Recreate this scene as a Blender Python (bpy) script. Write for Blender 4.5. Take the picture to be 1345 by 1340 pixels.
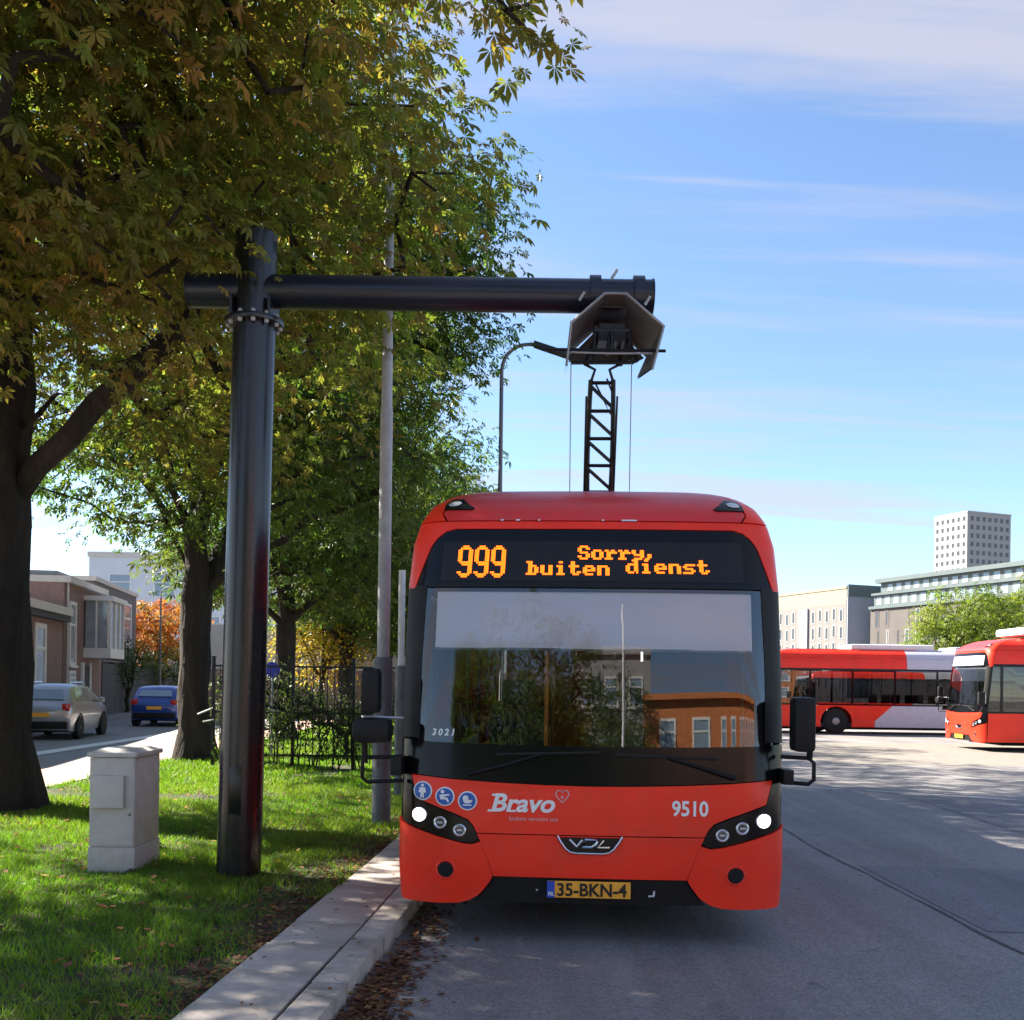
import bpy, bmesh, math, random
import numpy as np
from mathutils import Vector, Matrix, Euler
for o in list(bpy.data.objects):
    bpy.data.objects.remove(o)
scene = bpy.context.scene
C = scene.collection
R = math.radians
# ------------------------------------------------------------------ camera
cam = bpy.data.cameras.new('camera')
cam.sensor_width = 36.0
cam.lens = 36.0
cam.shift_y = 0.169
cam.clip_end = 5000
camo = bpy.data.objects.new('camera', cam)
C.objects.link(camo)
camo.matrix_world = Matrix.Translation((0, 0, 1.75)) @ Matrix.Rotation(R(90), 4, 'X') @ Matrix.Rotation(0.014, 4, 'Z')
scene.camera = camo
# ------------------------------------------------------------------ sky, sun, exposure
SUN_AZ = R(-63)      # 63 degrees to the left of the view direction
SUN_EL = R(37)
world = bpy.data.worlds.new('World')
scene.world = world
world.use_nodes = True
wn = world.node_tree
wn.nodes.clear()
def N(tree, typ, **kw):
    n = tree.nodes.new(typ)
    for k, v in kw.items():
        if k == 'ins':
            for i, val in v.items():
                n.inputs[i].default_value = val
        else:
            setattr(n, k, v)
    return n
def L(tree, a, ai, b, bi):
    tree.links.new(a.outputs[ai], b.inputs[bi])
sky = N(wn, 'ShaderNodeTexSky', sky_type='NISHITA', sun_disc=False, sun_elevation=SUN_EL, sun_rotation=SUN_AZ,
        air_density=0.95, dust_density=0.22, ozone_density=3.6, altitude=50)
tc = N(wn, 'ShaderNodeTexCoord')
sep = N(wn, 'ShaderNodeSeparateXYZ'); L(wn, tc, 'Generated', sep, 0)
zz = N(wn, 'ShaderNodeMath', operation='ADD', ins={1: 0.12}); L(wn, sep, 2, zz, 0)
zm = N(wn, 'ShaderNodeMath', operation='MAXIMUM', ins={1: 0.06}); L(wn, zz, 0, zm, 0)
dx = N(wn, 'ShaderNodeMath', operation='DIVIDE'); L(wn, sep, 0, dx, 0); L(wn, zm, 0, dx, 1)
dy = N(wn, 'ShaderNodeMath', operation='DIVIDE'); L(wn, sep, 1, dy, 0); L(wn, zm, 0, dy, 1)
cmb = N(wn, 'ShaderNodeCombineXYZ'); L(wn, dx, 0, cmb, 0); L(wn, dy, 0, cmb, 1)
mp = N(wn, 'ShaderNodeMapping'); L(wn, cmb, 0, mp, 0)
mp.inputs['Rotation'].default_value = (0, 0, R(44))
mp.inputs['Location'].default_value = (8.89, 4.82, 0)
mp.inputs['Scale'].default_value = (0.40, 2.1, 1)
nz = N(wn, 'ShaderNodeTexNoise', ins={'Scale': 0.95, 'Detail': 9, 'Roughness': 0.5, 'Distortion': 0.35}); L(wn, mp, 0, nz, 'Vector')
mp2 = N(wn, 'ShaderNodeMapping'); L(wn, cmb, 0, mp2, 0)
mp2.inputs['Rotation'].default_value = (0, 0, R(20)); mp2.inputs['Scale'].default_value = (0.55, 4.6, 1)
nz2 = N(wn, 'ShaderNodeTexNoise', ins={'Scale': 2.2, 'Detail': 8, 'Roughness': 0.6, 'Distortion': 0.6}); L(wn, mp2, 0, nz2, 'Vector')
nsum = N(wn, 'ShaderNodeMath', operation='MULTIPLY_ADD', ins={1: 0.36}); L(wn, nz2, 0, nsum, 0); L(wn, nz, 0, nsum, 2)
cr = N(wn, 'ShaderNodeValToRGB'); L(wn, nsum, 0, cr, 0)
cr.color_ramp.elements[0].position = 0.60; cr.color_ramp.elements[0].color = (0, 0, 0, 1)
cr.color_ramp.elements[1].position = 0.87; cr.color_ramp.elements[1].color = (0.72, 0.72, 0.72, 1)
cr.color_ramp.interpolation = 'EASE'
cmix = N(wn, 'ShaderNodeMix', data_type='RGBA'); L(wn, cr, 0, cmix, 0); L(wn, sky, 0, cmix, 6)
cmix.inputs[7].default_value = (2.9, 2.8, 3.1, 1)
bg = N(wn, 'ShaderNodeBackground', ins={'Strength': 0.058}); L(wn, cmix, 2, bg, 0)
wo = N(wn, 'ShaderNodeOutputWorld'); L(wn, bg, 0, wo, 0)
sun = bpy.data.lights.new('sun', 'SUN')
sun.energy = 4.9
sun.angle = R(0.53)
sun.color = (1.0, 0.91, 0.78)
suno = bpy.data.objects.new('sun', sun); C.objects.link(suno)
to_sun = Vector((math.sin(SUN_AZ) * math.cos(SUN_EL), math.cos(SUN_AZ) * math.cos(SUN_EL), math.sin(SUN_EL)))
suno.rotation_euler = to_sun.to_track_quat('Z', 'Y').to_euler()
suno.location = (-30, 30, 40)
vs = scene.view_settings
vs.view_transform = 'Standard'; vs.look = 'None'; vs.exposure = 2.2; vs.gamma = 1.0; vs.use_curve_mapping = False
scene.cycles.max_bounces = 8; scene.cycles.transparent_max_bounces = 16
scene.cycles.diffuse_bounces = 3; scene.cycles.glossy_bounces = 4; scene.cycles.transmission_bounces = 6
scene.cycles.use_denoising = True
scene.cycles.sample_clamp_indirect = 8.0
# ------------------------------------------------------------------ materials
MATS = {}
def pm(name, col, rough=0.6, metal=0.0, var=0.12, scale=6.0, bump=0.0, bscale=60.0, coat=0.0, emit=None, estr=0.0, spec=0.5,
       col2=None, c2pos=(0.45, 0.6), c2scale=1.0, rvar=0.0, stretch=(1, 1, 1)):
    """procedural paint / stone / metal: base colour, noise variation, optional second colour in patches, fine bump"""
    m = bpy.data.materials.new(name); m.use_nodes = True
    t = m.node_tree; b = t.nodes['Principled BSDF']
    b.inputs['Roughness'].default_value = rough; b.inputs['Metallic'].default_value = metal
    b.inputs['Specular IOR Level'].default_value = spec
    b.inputs['Coat Weight'].default_value = coat; b.inputs['Coat Roughness'].default_value = 0.06
    co = N(t, 'ShaderNodeTexCoord')
    mpn = N(t, 'ShaderNodeMapping'); L(t, co, 'Object', mpn, 0); mpn.inputs['Scale'].default_value = stretch
    n1 = N(t, 'ShaderNodeTexNoise', ins={'Scale': scale, 'Detail': 6, 'Roughness': 0.6}); L(t, mpn, 0, n1, 'Vector')
    mr = N(t, 'ShaderNodeMapRange', ins={1: 0.3, 2: 0.7, 3: 1 - var, 4: 1 + var}); L(t, n1, 0, mr, 0)
    base = None
    if col2 is not None:
        n2 = N(t, 'ShaderNodeTexNoise', ins={'Scale': c2scale, 'Detail': 7, 'Roughness': 0.62}); L(t, mpn, 0, n2, 'Vector')
        rp = N(t, 'ShaderNodeMapRange', ins={1: c2pos[0], 2: c2pos[1], 3: 0, 4: 1}); L(t, n2, 0, rp, 0)
        mx = N(t, 'ShaderNodeMix', data_type='RGBA'); L(t, rp, 0, mx, 0)
        mx.inputs[6].default_value = (*col, 1); mx.inputs[7].default_value = (*col2, 1)
        base = mx
    mul = N(t, 'ShaderNodeMix', data_type='RGBA', blend_type='MULTIPLY'); mul.inputs[0].default_value = 1
    if base: L(t, base, 2, mul, 6)
    else: mul.inputs[6].default_value = (*col, 1)
    L(t, mr, 0, mul, 7); L(t, mul, 2, b, 'Base Color')
    if rvar:
        r2 = N(t, 'ShaderNodeMapRange', ins={1: 0.3, 2: 0.7, 3: rough - rvar, 4: rough + rvar}); L(t, n1, 0, r2, 0); L(t, r2, 0, b, 'Roughness')
    if bump:
        n3 = N(t, 'ShaderNodeTexNoise', ins={'Scale': bscale, 'Detail': 5, 'Roughness': 0.65}); L(t, mpn, 0, n3, 'Vector')
        bp = N(t, 'ShaderNodeBump', ins={'Strength': bump, 'Distance': 0.02}); L(t, n3, 0, bp, 'Height'); L(t, bp, 0, b, 'Normal')
    if emit:
        b.inputs['Emission Color'].default_value = (*emit, 1); b.inputs['Emission Strength'].default_value = estr
    MATS[name] = m
    return m
def glass(name, tint, refl_ior=1.9, rough=0.0):
    """thin pane: tinted see-through plus a fresnel reflection"""
    m = bpy.data.materials.new(name); m.use_nodes = True
    t = m.node_tree; t.nodes.clear()
    out = N(t, 'ShaderNodeOutputMaterial')
    tr = N(t, 'ShaderNodeBsdfTransparent'); tr.inputs[0].default_value = (*tint, 1)
    gl = N(t, 'ShaderNodeBsdfGlossy', ins={'Roughness': rough}); gl.inputs[0].default_value = (1, 1, 1, 1)
    fr = N(t, 'ShaderNodeFresnel', ins={0: refl_ior})
    co = N(t, 'ShaderNodeTexCoord')
    n1 = N(t, 'ShaderNodeTexNoise', ins={'Scale': 1.3, 'Detail': 1}); L(t, co, 'Object', n1, 'Vector')
    bp = N(t, 'ShaderNodeBump', ins={'Strength': 0.05, 'Distance': 0.02}); L(t, n1, 0, bp, 'Height')
    L(t, bp, 0, gl, 'Normal')
    mx = N(t, 'ShaderNodeMixShader'); L(t, fr, 0, mx, 0); L(t, tr, 0, mx, 1); L(t, gl, 0, mx, 2); L(t, mx, 0, out, 0)
    MATS[name] = m
    return m
def leafmat(name, trans=0.45, rough=0.45):
    m = bpy.data.materials.new(name); m.use_nodes = True
    t = m.node_tree; b = t.nodes['Principled BSDF']; out = t.nodes['Material Output']
    at = N(t, 'ShaderNodeAttribute', attribute_name='tint')
    L(t, at, 'Color', b, 'Base Color'); b.inputs['Roughness'].default_value = rough; b.inputs['Specular IOR Level'].default_value = 0.35
    tl = N(t, 'ShaderNodeBsdfTranslucent')
    hs = N(t, 'ShaderNodeMix', data_type='RGBA', blend_type='MULTIPLY'); hs.inputs[0].default_value = 1
    L(t, at, 'Color', hs, 6); hs.inputs[7].default_value = (1.6, 1.95, 0.85, 1); L(t, hs, 2, tl, 0)
    mx = N(t, 'ShaderNodeMixShader'); mx.inputs[0].default_value = trans
    L(t, b, 0, mx, 1); L(t, tl, 0, mx, 2); L(t, mx, 0, out, 0)
    MATS[name] = m
    return m
M = MATS
pm('red_paint', (0.90, 0.034, 0.013), 0.36, coat=0.12, spec=0.3, var=0.10, scale=2.2, rvar=0.08, col2=(0.78, 0.05, 0.02), c2pos=(0.5, 0.75), c2scale=3.5)
pm('roof_red', (0.66, 0.03, 0.028), 0.42, coat=0.15, var=0.12, scale=1.2, col2=(0.50, 0.06, 0.06), c2pos=(0.5, 0.75), c2scale=1.6)
pm('black_gloss', (0.004, 0.004, 0.005), 0.16, coat=0.0, var=0.05, spec=0.28)
pm('black_plastic', (0.006, 0.006, 0.007), 0.55, spec=0.3, var=0.15, scale=20)
pm('black_matt', (0.006, 0.006, 0.007), 0.9, var=0.1)
pm('lavender_paint', (0.52, 0.53, 0.60), 0.4, var=0.06, coat=0.2)
pm('white_roof', (0.75, 0.73, 0.72), 0.5, var=0.08)
pm('chrome', (0.8, 0.8, 0.82), 0.15, 1.0, var=0.02)
pm('silver_ring', (0.75, 0.75, 0.78), 0.25, 0.6, var=0.02)
pm('lens_dark', (0.02, 0.02, 0.025), 0.05, coat=1.0, var=0.02)
pm('lens_clear', (0.45, 0.47, 0.5), 0.1, coat=1.0, var=0.05)
pm('lamp_lit', (0.9, 0.92, 0.95), 0.3, emit=(1.0, 0.98, 0.93), estr=1.4, var=0.02)
pm('led', (0.5, 0.12, 0.0), 0.5, emit=(1.0, 0.125, 0.003), estr=0.85, var=0.02)
pm('display', (0.012, 0.009, 0.008), 0.2, var=0.1, spec=0.35)
pm('sticker_white', (0.8, 0.8, 0.8), 0.45, var=0.04)
pm('sticker_blue', (0.02, 0.11, 0.42), 0.4, var=0.05)
pm('sticker_pink', (0.72, 0.32, 0.30), 0.45, var=0.04)
pm('plate_yellow', (0.88, 0.40, 0.035), 0.45, var=0.08, scale=30)
pm('plate_black', (0.01, 0.008, 0.008), 0.5, var=0.02)
pm('plate_blue', (0.02, 0.07, 0.45), 0.5, var=0.05)
pm('blind', (0.90, 0.89, 0.95), 0.8, var=0.05, scale=2)
pm('interior', (0.014, 0.014, 0.016), 0.8, var=0.2)
pm('interior_light', (0.16, 0.16, 0.165), 0.7, var=0.1)
pm('seat_cloth', (0.25, 0.03, 0.04), 0.9, var=0.3, scale=40)
pm('orange_pole', (0.7, 0.22, 0.02), 0.4, var=0.05)
pm('rubber', (0.012, 0.012, 0.012), 0.85, var=0.2, scale=30)
pm('rim_grey', (0.30, 0.30, 0.31), 0.4, 0.5, var=0.1)
pm('mast_paint', (0.011, 0.011, 0.014), 0.27, var=0.15, scale=2, coat=0.1, rvar=0.05)
pm('arm_paint', (0.012, 0.015, 0.030), 0.28, var=0.15, scale=3)
pm('hood_outer', (0.02, 0.021, 0.026), 0.4, var=0.1)
pm('hood_inner', (0.12, 0.125, 0.13), 0.5, 0.0, var=0.35, scale=4)
pm('hood_edge', (0.30, 0.30, 0.31), 0.4, 0.4, var=0.1)
pm('dark_metal', (0.016, 0.018, 0.02), 0.45, 0.3, var=0.2, scale=15)
pm('galvanised', (0.36, 0.375, 0.39), 0.6, 0.0, var=0.14, scale=9, col2=(0.34, 0.35, 0.37), c2scale=4)
pm('galvanised_dark', (0.13, 0.135, 0.15), 0.55, 0.2, var=0.15, scale=9)
pm('white_pole', (0.6, 0.6, 0.62), 0.5, var=0.08)
pm('cabinet', (0.56, 0.55, 0.53), 0.6, var=0.06, scale=5, col2=(0.48, 0.465, 0.44), c2scale=2.2, bump=0.05)
pm('cabinet_base', (0.50, 0.485, 0.46), 0.85, var=0.12, scale=14, bump=0.2)
pm('bark', (0.020, 0.0155, 0.012), 0.95, var=0.45, scale=5, bump=1.0, bscale=16, stretch=(1, 1, 0.25), col2=(0.034, 0.027, 0.02), c2scale=3)
pm('asphalt', (0.15, 0.152, 0.172), 0.85, var=0.30, scale=55, bump=0.35, bscale=140, col2=(0.19, 0.18, 0.182), c2pos=(0.42, 0.62), c2scale=0.55)
pm('asphalt_street', (0.23, 0.22, 0.22), 0.88, var=0.15, scale=24, bump=0.2, bscale=120)
pm('sunlit_cream', (0.205, 0.185, 0.16), 0.9, var=0.15, scale=3, bump=0.1)
pm('tar', (0.025, 0.025, 0.03), 0.7, var=0.3, scale=20)
pm('sun_sliver_tone', (0.42, 0.42, 0.41), 0.8, var=0.3, scale=14, col2=(0.16, 0.16, 0.165), c2pos=(0.5, 0.62), c2scale=3)
pm('street_line', (0.7, 0.68, 0.66), 0.8, var=0.15, scale=14)
pm('ground', (0.14, 0.13, 0.125), 0.95, var=0.2, scale=0.5)
pm('soil', (0.055, 0.040, 0.024), 0.97, var=0.5, scale=18, bump=0.8, bscale=60, col2=(0.035, 0.06, 0.012), c2pos=(0.42, 0.55), c2scale=2.2)
pm('slab', (0.46, 0.41, 0.37), 0.9, var=0.18, scale=12, bump=0.25, bscale=90, col2=(0.34, 0.30, 0.265), c2scale=3.0, c2pos=(0.45, 0.65))
pm('kerb', (0.42, 0.37, 0.33), 0.9, var=0.2, scale=11, bump=0.3, bscale=80, col2=(0.28, 0.24, 0.205), c2scale=3.4, c2pos=(0.45, 0.65))
pm('pink_paving', (0.42, 0.27, 0.22), 0.9, var=0.2, scale=9, bump=0.2)
pm('brick_house', (0.26, 0.165, 0.14), 0.9, var=0.3, scale=22, col2=(0.22, 0.15, 0.135), c2scale=2)
pm('brick_grey', (0.15, 0.135, 0.135), 0.9, var=0.25, scale=18)
pm('plinth', (0.19, 0.185, 0.185), 0.9, var=0.15)
pm('white_trim', (0.72, 0.70, 0.68), 0.6, var=0.05)
pm('cream_trim', (0.55, 0.52, 0.48), 0.7, var=0.08)
pm('roof_slate', (0.24, 0.235, 0.24), 0.8, var=0.2, scale=12)
pm('wall_dark', (0.07, 0.072, 0.08), 0.9, var=0.2, scale=6)
pm('pale_render', (0.58, 0.62, 0.68), 0.85, var=0.05, scale=1)
pm('window_dark', (0.035, 0.045, 0.055), 0.08, var=0.1, coat=0.5)
pm('window_blue', (0.22, 0.30, 0.38), 0.1, var=0.1, coat=0.5)
pm('house_glass', (0.30, 0.33, 0.37), 0.12, var=0.25, scale=2, coat=0.5)
pm('tower_white', (0.30, 0.30, 0.295), 0.7, var=0.04)
pm('tower_window', (0.05, 0.06, 0.075), 0.2, var=0.15)
pm('office_brown', (0.10, 0.09, 0.085), 0.85, var=0.12, scale=0.4)
pm('office_green', (0.085, 0.115, 0.12), 0.5, var=0.1, scale=0.4)
pm('office_yellow', (0.29, 0.245, 0.17), 0.7, var=0.06)
pm('office_light', (0.17, 0.16, 0.155), 0.75, var=0.06)
pm('office_blue', (0.27, 0.29, 0.34), 0.7, var=0.06)
pm('brick_orange', (0.50, 0.17, 0.055), 0.85, var=0.2, scale=6)
pm('car_silver', (0.34, 0.35, 0.37), 0.28, 0.5, coat=0.6, var=0.03)
pm('car_blue', (0.012, 0.05, 0.26), 0.28, 0.2, coat=0.7, var=0.03)
pm('car_glass', (0.02, 0.023, 0.027), 0.06, coat=0.8, var=0.05)
pm('tail_red', (0.45, 0.015, 0.01), 0.2, coat=0.6, var=0.05)
pm('sign_blue', (0.02, 0.05, 0.55), 0.4, var=0.04)
glass('windscreen', (0.93, 0.94, 0.96), 1.88)
glass('bus_window', (0.20, 0.20, 0.22), 1.9)
leafmat('leaf', 0.45)
leafmat('grass_blade', 0.35, 0.6)
leafmat('dead_leaf', 0.15, 0.8)
for n_ in M['bark'].node_tree.nodes:
    if n_.type == 'BUMP': n_.inputs['Distance'].default_value = 0.09
for k_, ior_ in (('mast_paint', 1.5), ('arm_paint', 1.5)):
    M[k_].node_tree.nodes['Principled BSDF'].inputs['IOR'].default_value = ior_
def asphalt(name, c0, c1, dust):
    m = bpy.data.materials.new(name); m.use_nodes = True; t = m.node_tree; b = t.nodes['Principled BSDF']; b.inputs['Roughness'].default_value = 0.82
    b.inputs['Specular IOR Level'].default_value = 0.3
    co = N(t, 'ShaderNodeTexCoord')
    vo = N(t, 'ShaderNodeTexVoronoi', ins={'Scale': 75.0}); L(t, co, 'Object', vo, 'Vector')
    st = N(t, 'ShaderNodeMapRange', ins={1: 0.0, 2: 1.0, 3: 0.76, 4: 1.27}); sv = N(t, 'ShaderNodeSeparateColor'); L(t, vo, 'Color', sv, 0); L(t, sv, 0, st, 0)
    n1 = N(t, 'ShaderNodeTexNoise', ins={'Scale': 0.45, 'Detail': 8, 'Roughness': 0.62}); L(t, co, 'Object', n1, 'Vector')
    mp_ = N(t, 'ShaderNodeMapping'); L(t, co, 'Object', mp_, 0); mp_.inputs['Rotation'].default_value = (0, 0, R(4)); mp_.inputs['Scale'].default_value = (1.7, 0.10, 1)
    n2 = N(t, 'ShaderNodeTexNoise', ins={'Scale': 1.0, 'Detail': 5, 'Roughness': 0.6}); L(t, mp_, 0, n2, 'Vector')
    n3 = N(t, 'ShaderNodeTexNoise', ins={'Scale': 2.6, 'Detail': 9, 'Roughness': 0.75}); L(t, co, 'Object', n3, 'Vector')
    r1 = N(t, 'ShaderNodeMapRange', ins={1: 0.4, 2: 0.62, 3: 0, 4: 1}); L(t, n1, 0, r1, 0)
    mx = N(t, 'ShaderNodeMix', data_type='RGBA'); L(t, r1, 0, mx, 0); mx.inputs[6].default_value = (*c0, 1); mx.inputs[7].default_value = (*c1, 1)
    r3 = N(t, 'ShaderNodeMapRange', ins={1: 0.5, 2: 0.72, 3: 0, 4: 0.65}); L(t, n3, 0, r3, 0)
    mx2 = N(t, 'ShaderNodeMix', data_type='RGBA'); L(t, r3, 0, mx2, 0); L(t, mx, 2, mx2, 6); mx2.inputs[7].default_value = (*dust, 1)
    r2 = N(t, 'ShaderNodeMapRange', ins={1: 0.35, 2: 0.65, 3: 0.80, 4: 1.12}); L(t, n2, 0, r2, 0)
    m1 = N(t, 'ShaderNodeMix', data_type='RGBA', blend_type='MULTIPLY'); m1.inputs[0].default_value = 1; L(t, mx2, 2, m1, 6); L(t, st, 0, m1, 7)
    m2 = N(t, 'ShaderNodeMix', data_type='RGBA', blend_type='MULTIPLY'); m2.inputs[0].default_value = 1; L(t, m1, 2, m2, 6); L(t, r2, 0, m2, 7)
    n4 = N(t, 'ShaderNodeTexNoise', ins={'Scale': 3.1, 'Detail': 3, 'Roughness': 0.5}); L(t, co, 'Object', n4, 'Vector')
    r4 = N(t, 'ShaderNodeMapRange', ins={1: 0.66, 2: 0.76, 3: 1.0, 4: 0.5}); L(t, n4, 0, r4, 0)
    m3 = N(t, 'ShaderNodeMix', data_type='RGBA', blend_type='MULTIPLY'); m3.inputs[0].default_value = 1; L(t, m2, 2, m3, 6); L(t, r4, 0, m3, 7); m2 = m3
    L(t, m2, 2, b, 'Base Color')
    bp = N(t, 'ShaderNodeBump', ins={'Strength': 0.6, 'Distance': 0.006}); L(t, vo, 'Distance', bp, 'Height'); L(t, bp, 0, b, 'Normal')
    M[name] = m
asphalt('asphalt', (0.198, 0.190, 0.190), (0.232, 0.222, 0.218), (0.27, 0.235, 0.205))
asphalt('asphalt_patch', (0.16, 0.16, 0.175), (0.19, 0.188, 0.20), (0.24, 0.22, 0.20))
# ------------------------------------------------------------------ mesh helpers
class MB:
    """collects shapes; build() links them as one mesh object"""
    def __init__(s): s.v = []; s.f = []
    def add(s, vs, fs):
        k = len(s.v); s.v += [tuple(p) for p in vs]; s.f += [tuple(i + k for i in f) for f in fs]; return s
    def box(s, x0, x1, y0, y1, z0, z1, bev=0.0):
        if bev <= 0:
            vs = [(x, y, z) for z in (z0, z1) for y in (y0, y1) for x in (x0, x1)]
            return s.add(vs, [(0, 2, 3, 1), (4, 5, 7, 6), (0, 1, 5, 4), (2, 6, 7, 3), (0, 4, 6, 2), (1, 3, 7, 5)])
        bm = bmesh.new(); bmesh.ops.create_cube(bm, size=1.0)
        for v in bm.verts:
            v.co = Vector(((x0 + x1) / 2 + v.co.x * (x1 - x0), (y0 + y1) / 2 + v.co.y * (y1 - y0), (z0 + z1) / 2 + v.co.z * (z1 - z0)))
        bmesh.ops.bevel(bm, geom=bm.edges[:], offset=bev, segments=2, profile=0.6, affect='EDGES')
        return s.bm(bm)
    def bm(s, bm):
        bm.verts.index_update()
        s.add([v.co for v in bm.verts], [[v.index for v in f.verts] for f in bm.faces]); bm.free(); return s
    def prism(s, poly, axis, a, b):
        n = len(poly)
        def mk(p, t):
            if axis == 'y': return (p[0], t, p[1])
            if axis == 'x': return (t, p[0], p[1])
            return (p[0], p[1], t)
        vs = [mk(p, a) for p in poly] + [mk(p, b) for p in poly]
        fs = [tuple(range(n)), tuple(range(2 * n - 1, n - 1, -1))]
        fs += [(i, i + n, (i + 1) % n + n, (i + 1) % n) for i in range(n)]
        return s.add(vs, fs)
    def tube(s, pts, r, n=8, caps=True):
        pts = [Vector(p) for p in pts]; m = len(pts)
        rr = r if isinstance(r, (list, tuple)) else [r] * m
        vs = []; prev = None
        for i in range(m):
            d = (pts[min(i + 1, m - 1)] - pts[max(i - 1, 0)]).normalized()
            if prev is None:
                a = Vector((0, 0, 1)) if abs(d.z) < 0.9 else Vector((1, 0, 0))
                x = d.cross(a).normalized()
            else:
                x = (prev - d * prev.dot(d)).normalized()
            prev = x; y = d.cross(x)
            vs += [pts[i] + (x * math.cos(2 * math.pi * k / n) + y * math.sin(2 * math.pi * k / n)) * rr[i] for k in range(n)]
        fs = [(i * n + k, i * n + (k + 1) % n, (i + 1) * n + (k + 1) % n, (i + 1) * n + k) for i in range(m - 1) for k in range(n)]
        if caps: fs += [tuple(range(n - 1, -1, -1)), tuple(range((m - 1) * n, m * n))]
        return s.add(vs, fs)
    def lathe(s, prof, n=24, o=(0, 0, 0), axis='z'):
        vs = []
        for r, h in prof:
            for k in range(n):
                a = 2 * math.pi * k / n; p = (r * math.cos(a), r * math.sin(a), h)
                if axis == 'y': p = (p[0], p[2], p[1])
                if axis == 'x': p = (p[2], p[0], p[1])
                vs.append((p[0] + o[0], p[1] + o[1], p[2] + o[2]))
        m = len(prof)
        fs = [(i * n + k, i * n + (k + 1) % n, (i + 1) * n + (k + 1) % n, (i + 1) * n + k) for i in range(m - 1) for k in range(n)]
        fs += [tuple(range(n - 1, -1, -1)), tuple(range((m - 1) * n, m * n))]
        return s.add(vs, fs)
    def mesh(s, name, mat, smooth=0):
        me = bpy.data.meshes.new(name); me.from_pydata(s.v, [], s.f)
        bm = bmesh.new(); bm.from_mesh(me); bmesh.ops.recalc_face_normals(bm, faces=bm.faces[:]); bm.to_mesh(me); bm.free()
        if smooth:
            me.shade_smooth(); me.set_sharp_from_angle(angle=R(smooth))
        me.materials.append(M[mat] if isinstance(mat, str) else mat)
        return me
    def build(s, name, mat, parent=None, smooth=0, loc=None):
        return link(name, s.mesh(name, mat, smooth), parent, loc)
def link(name, me, parent=None, loc=None, rz=None):
    o = bpy.data.objects.new(name, me); C.objects.link(o)
    if parent is not None: o.parent = parent
    if loc is not None: o.location = loc
    if rz is not None: o.rotation_euler[2] = rz
    return o
def tag(o, label=None, cat=None, group=None, kind=None):
    if label: o['label'] = label
    if cat: o['category'] = cat
    if group: o['group'] = group
    if kind: o['kind'] = kind
    return o
def thing(name, label, cat, loc=(0, 0, 0), rz=0.0, group=None):
    o = bpy.data.objects.new(name, None); C.objects.link(o); o.empty_display_size = 0.2
    o.location = loc; o.rotation_euler = (0, 0, rz)
    return tag(o, label, cat, group)
def copy_tree(o, parent=None, level=0):
    c = o.copy(); C.objects.link(c)
    if parent is not None: c.parent = parent
    for ch in list(o.children): copy_tree(ch, c, level + 1)
    return c
def text_mesh(txt, size, bold=0.0, shear=0.0, extrude=0.0, spacing=1.0, align='LEFT', xs=1.0):
    cu = bpy.data.curves.new('t', 'FONT'); cu.body = txt; cu.size = size; cu.offset = bold; cu.shear = shear
    cu.extrude = extrude; cu.space_character = spacing; cu.align_x = align; cu.resolution_u = 4
    o = bpy.data.objects.new('t', cu); C.objects.link(o)
    dg = bpy.context.evaluated_depsgraph_get()
    me = bpy.data.meshes.new_from_object(o.evaluated_get(dg))
    vs = [(v.co.x * xs, v.co.y) for v in me.vertices]; fs = [tuple(p.vertices) for p in me.polygons]
    bpy.data.objects.remove(o); bpy.data.curves.remove(cu); bpy.data.meshes.remove(me)
    return vs, fs
def np_mesh(name, V, F, tint=None, mat=None):
    """triangle mesh from arrays, with an optional point colour attribute called tint"""
    me = bpy.data.meshes.new(name); nf = len(F)
    me.vertices.add(len(V)); me.vertices.foreach_set('co', np.ascontiguousarray(V, dtype=np.float32).ravel())
    me.loops.add(nf * 3); me.loops.foreach_set('vertex_index', np.ascontiguousarray(F, dtype=np.int32).ravel())
    me.polygons.add(nf); me.polygons.foreach_set('loop_start', np.arange(0, nf * 3, 3, dtype=np.int32))
    me.polygons.foreach_set('loop_total', np.full(nf, 3, dtype=np.int32))
    me.update(calc_edges=True)
    if tint is not None:
        a = me.attributes.new('tint', 'FLOAT_COLOR', 'POINT')
        a.data.foreach_set('color', np.ascontiguousarray(np.c_[tint, np.ones(len(tint))], dtype=np.float32).ravel())
    if mat: me.materials.append(M[mat])
    return me
# ------------------------------------------------------------------ ground, kerb, verge
KS = 0.075                                  # the kerb runs 4.3 degrees to the right of the view
def kx(y, off=0.0): return -0.915 + KS * (y - 4.9) + off
def strip(name, pts_fn, ys, z, mat, kind='structure', thick=0.0):
    mb = MB()
    vs = []
    for y in ys:
        a, b = pts_fn(y); vs += [(a, y, z), (b, y, z)]
    mb.add(vs, [(2 * i, 2 * i + 1, 2 * i + 3, 2 * i + 2) for i in range(len(ys) - 1)])
    if thick:
        n = len(vs); mb.add([(x, y, zz_ - thick) for x, y, zz_ in vs], [])
        for i in range(len(ys) - 1):
            mb.f += [(2 * i, 2 * i + 2, 2 * i + 2 + n, 2 * i + n), (2 * i + 1, 2 * i + 1 + n, 2 * i + 3 + n, 2 * i + 3)]
        e = 2 * (len(ys) - 1)
        mb.f += [(0, n, n + 1, 1), (e, e + 1, e + 1 + n, e + n)]
    return tag(mb.build(name, mat), kind=kind)
g = MB(); g.add([(-1500, -600, -0.06), (1500, -600, -0.06), (1500, 2500, -0.06), (-1500, 2500, -0.06)], [(0, 1, 2, 3)])
tag(g.build('ground', 'ground'), kind='structure')
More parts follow.
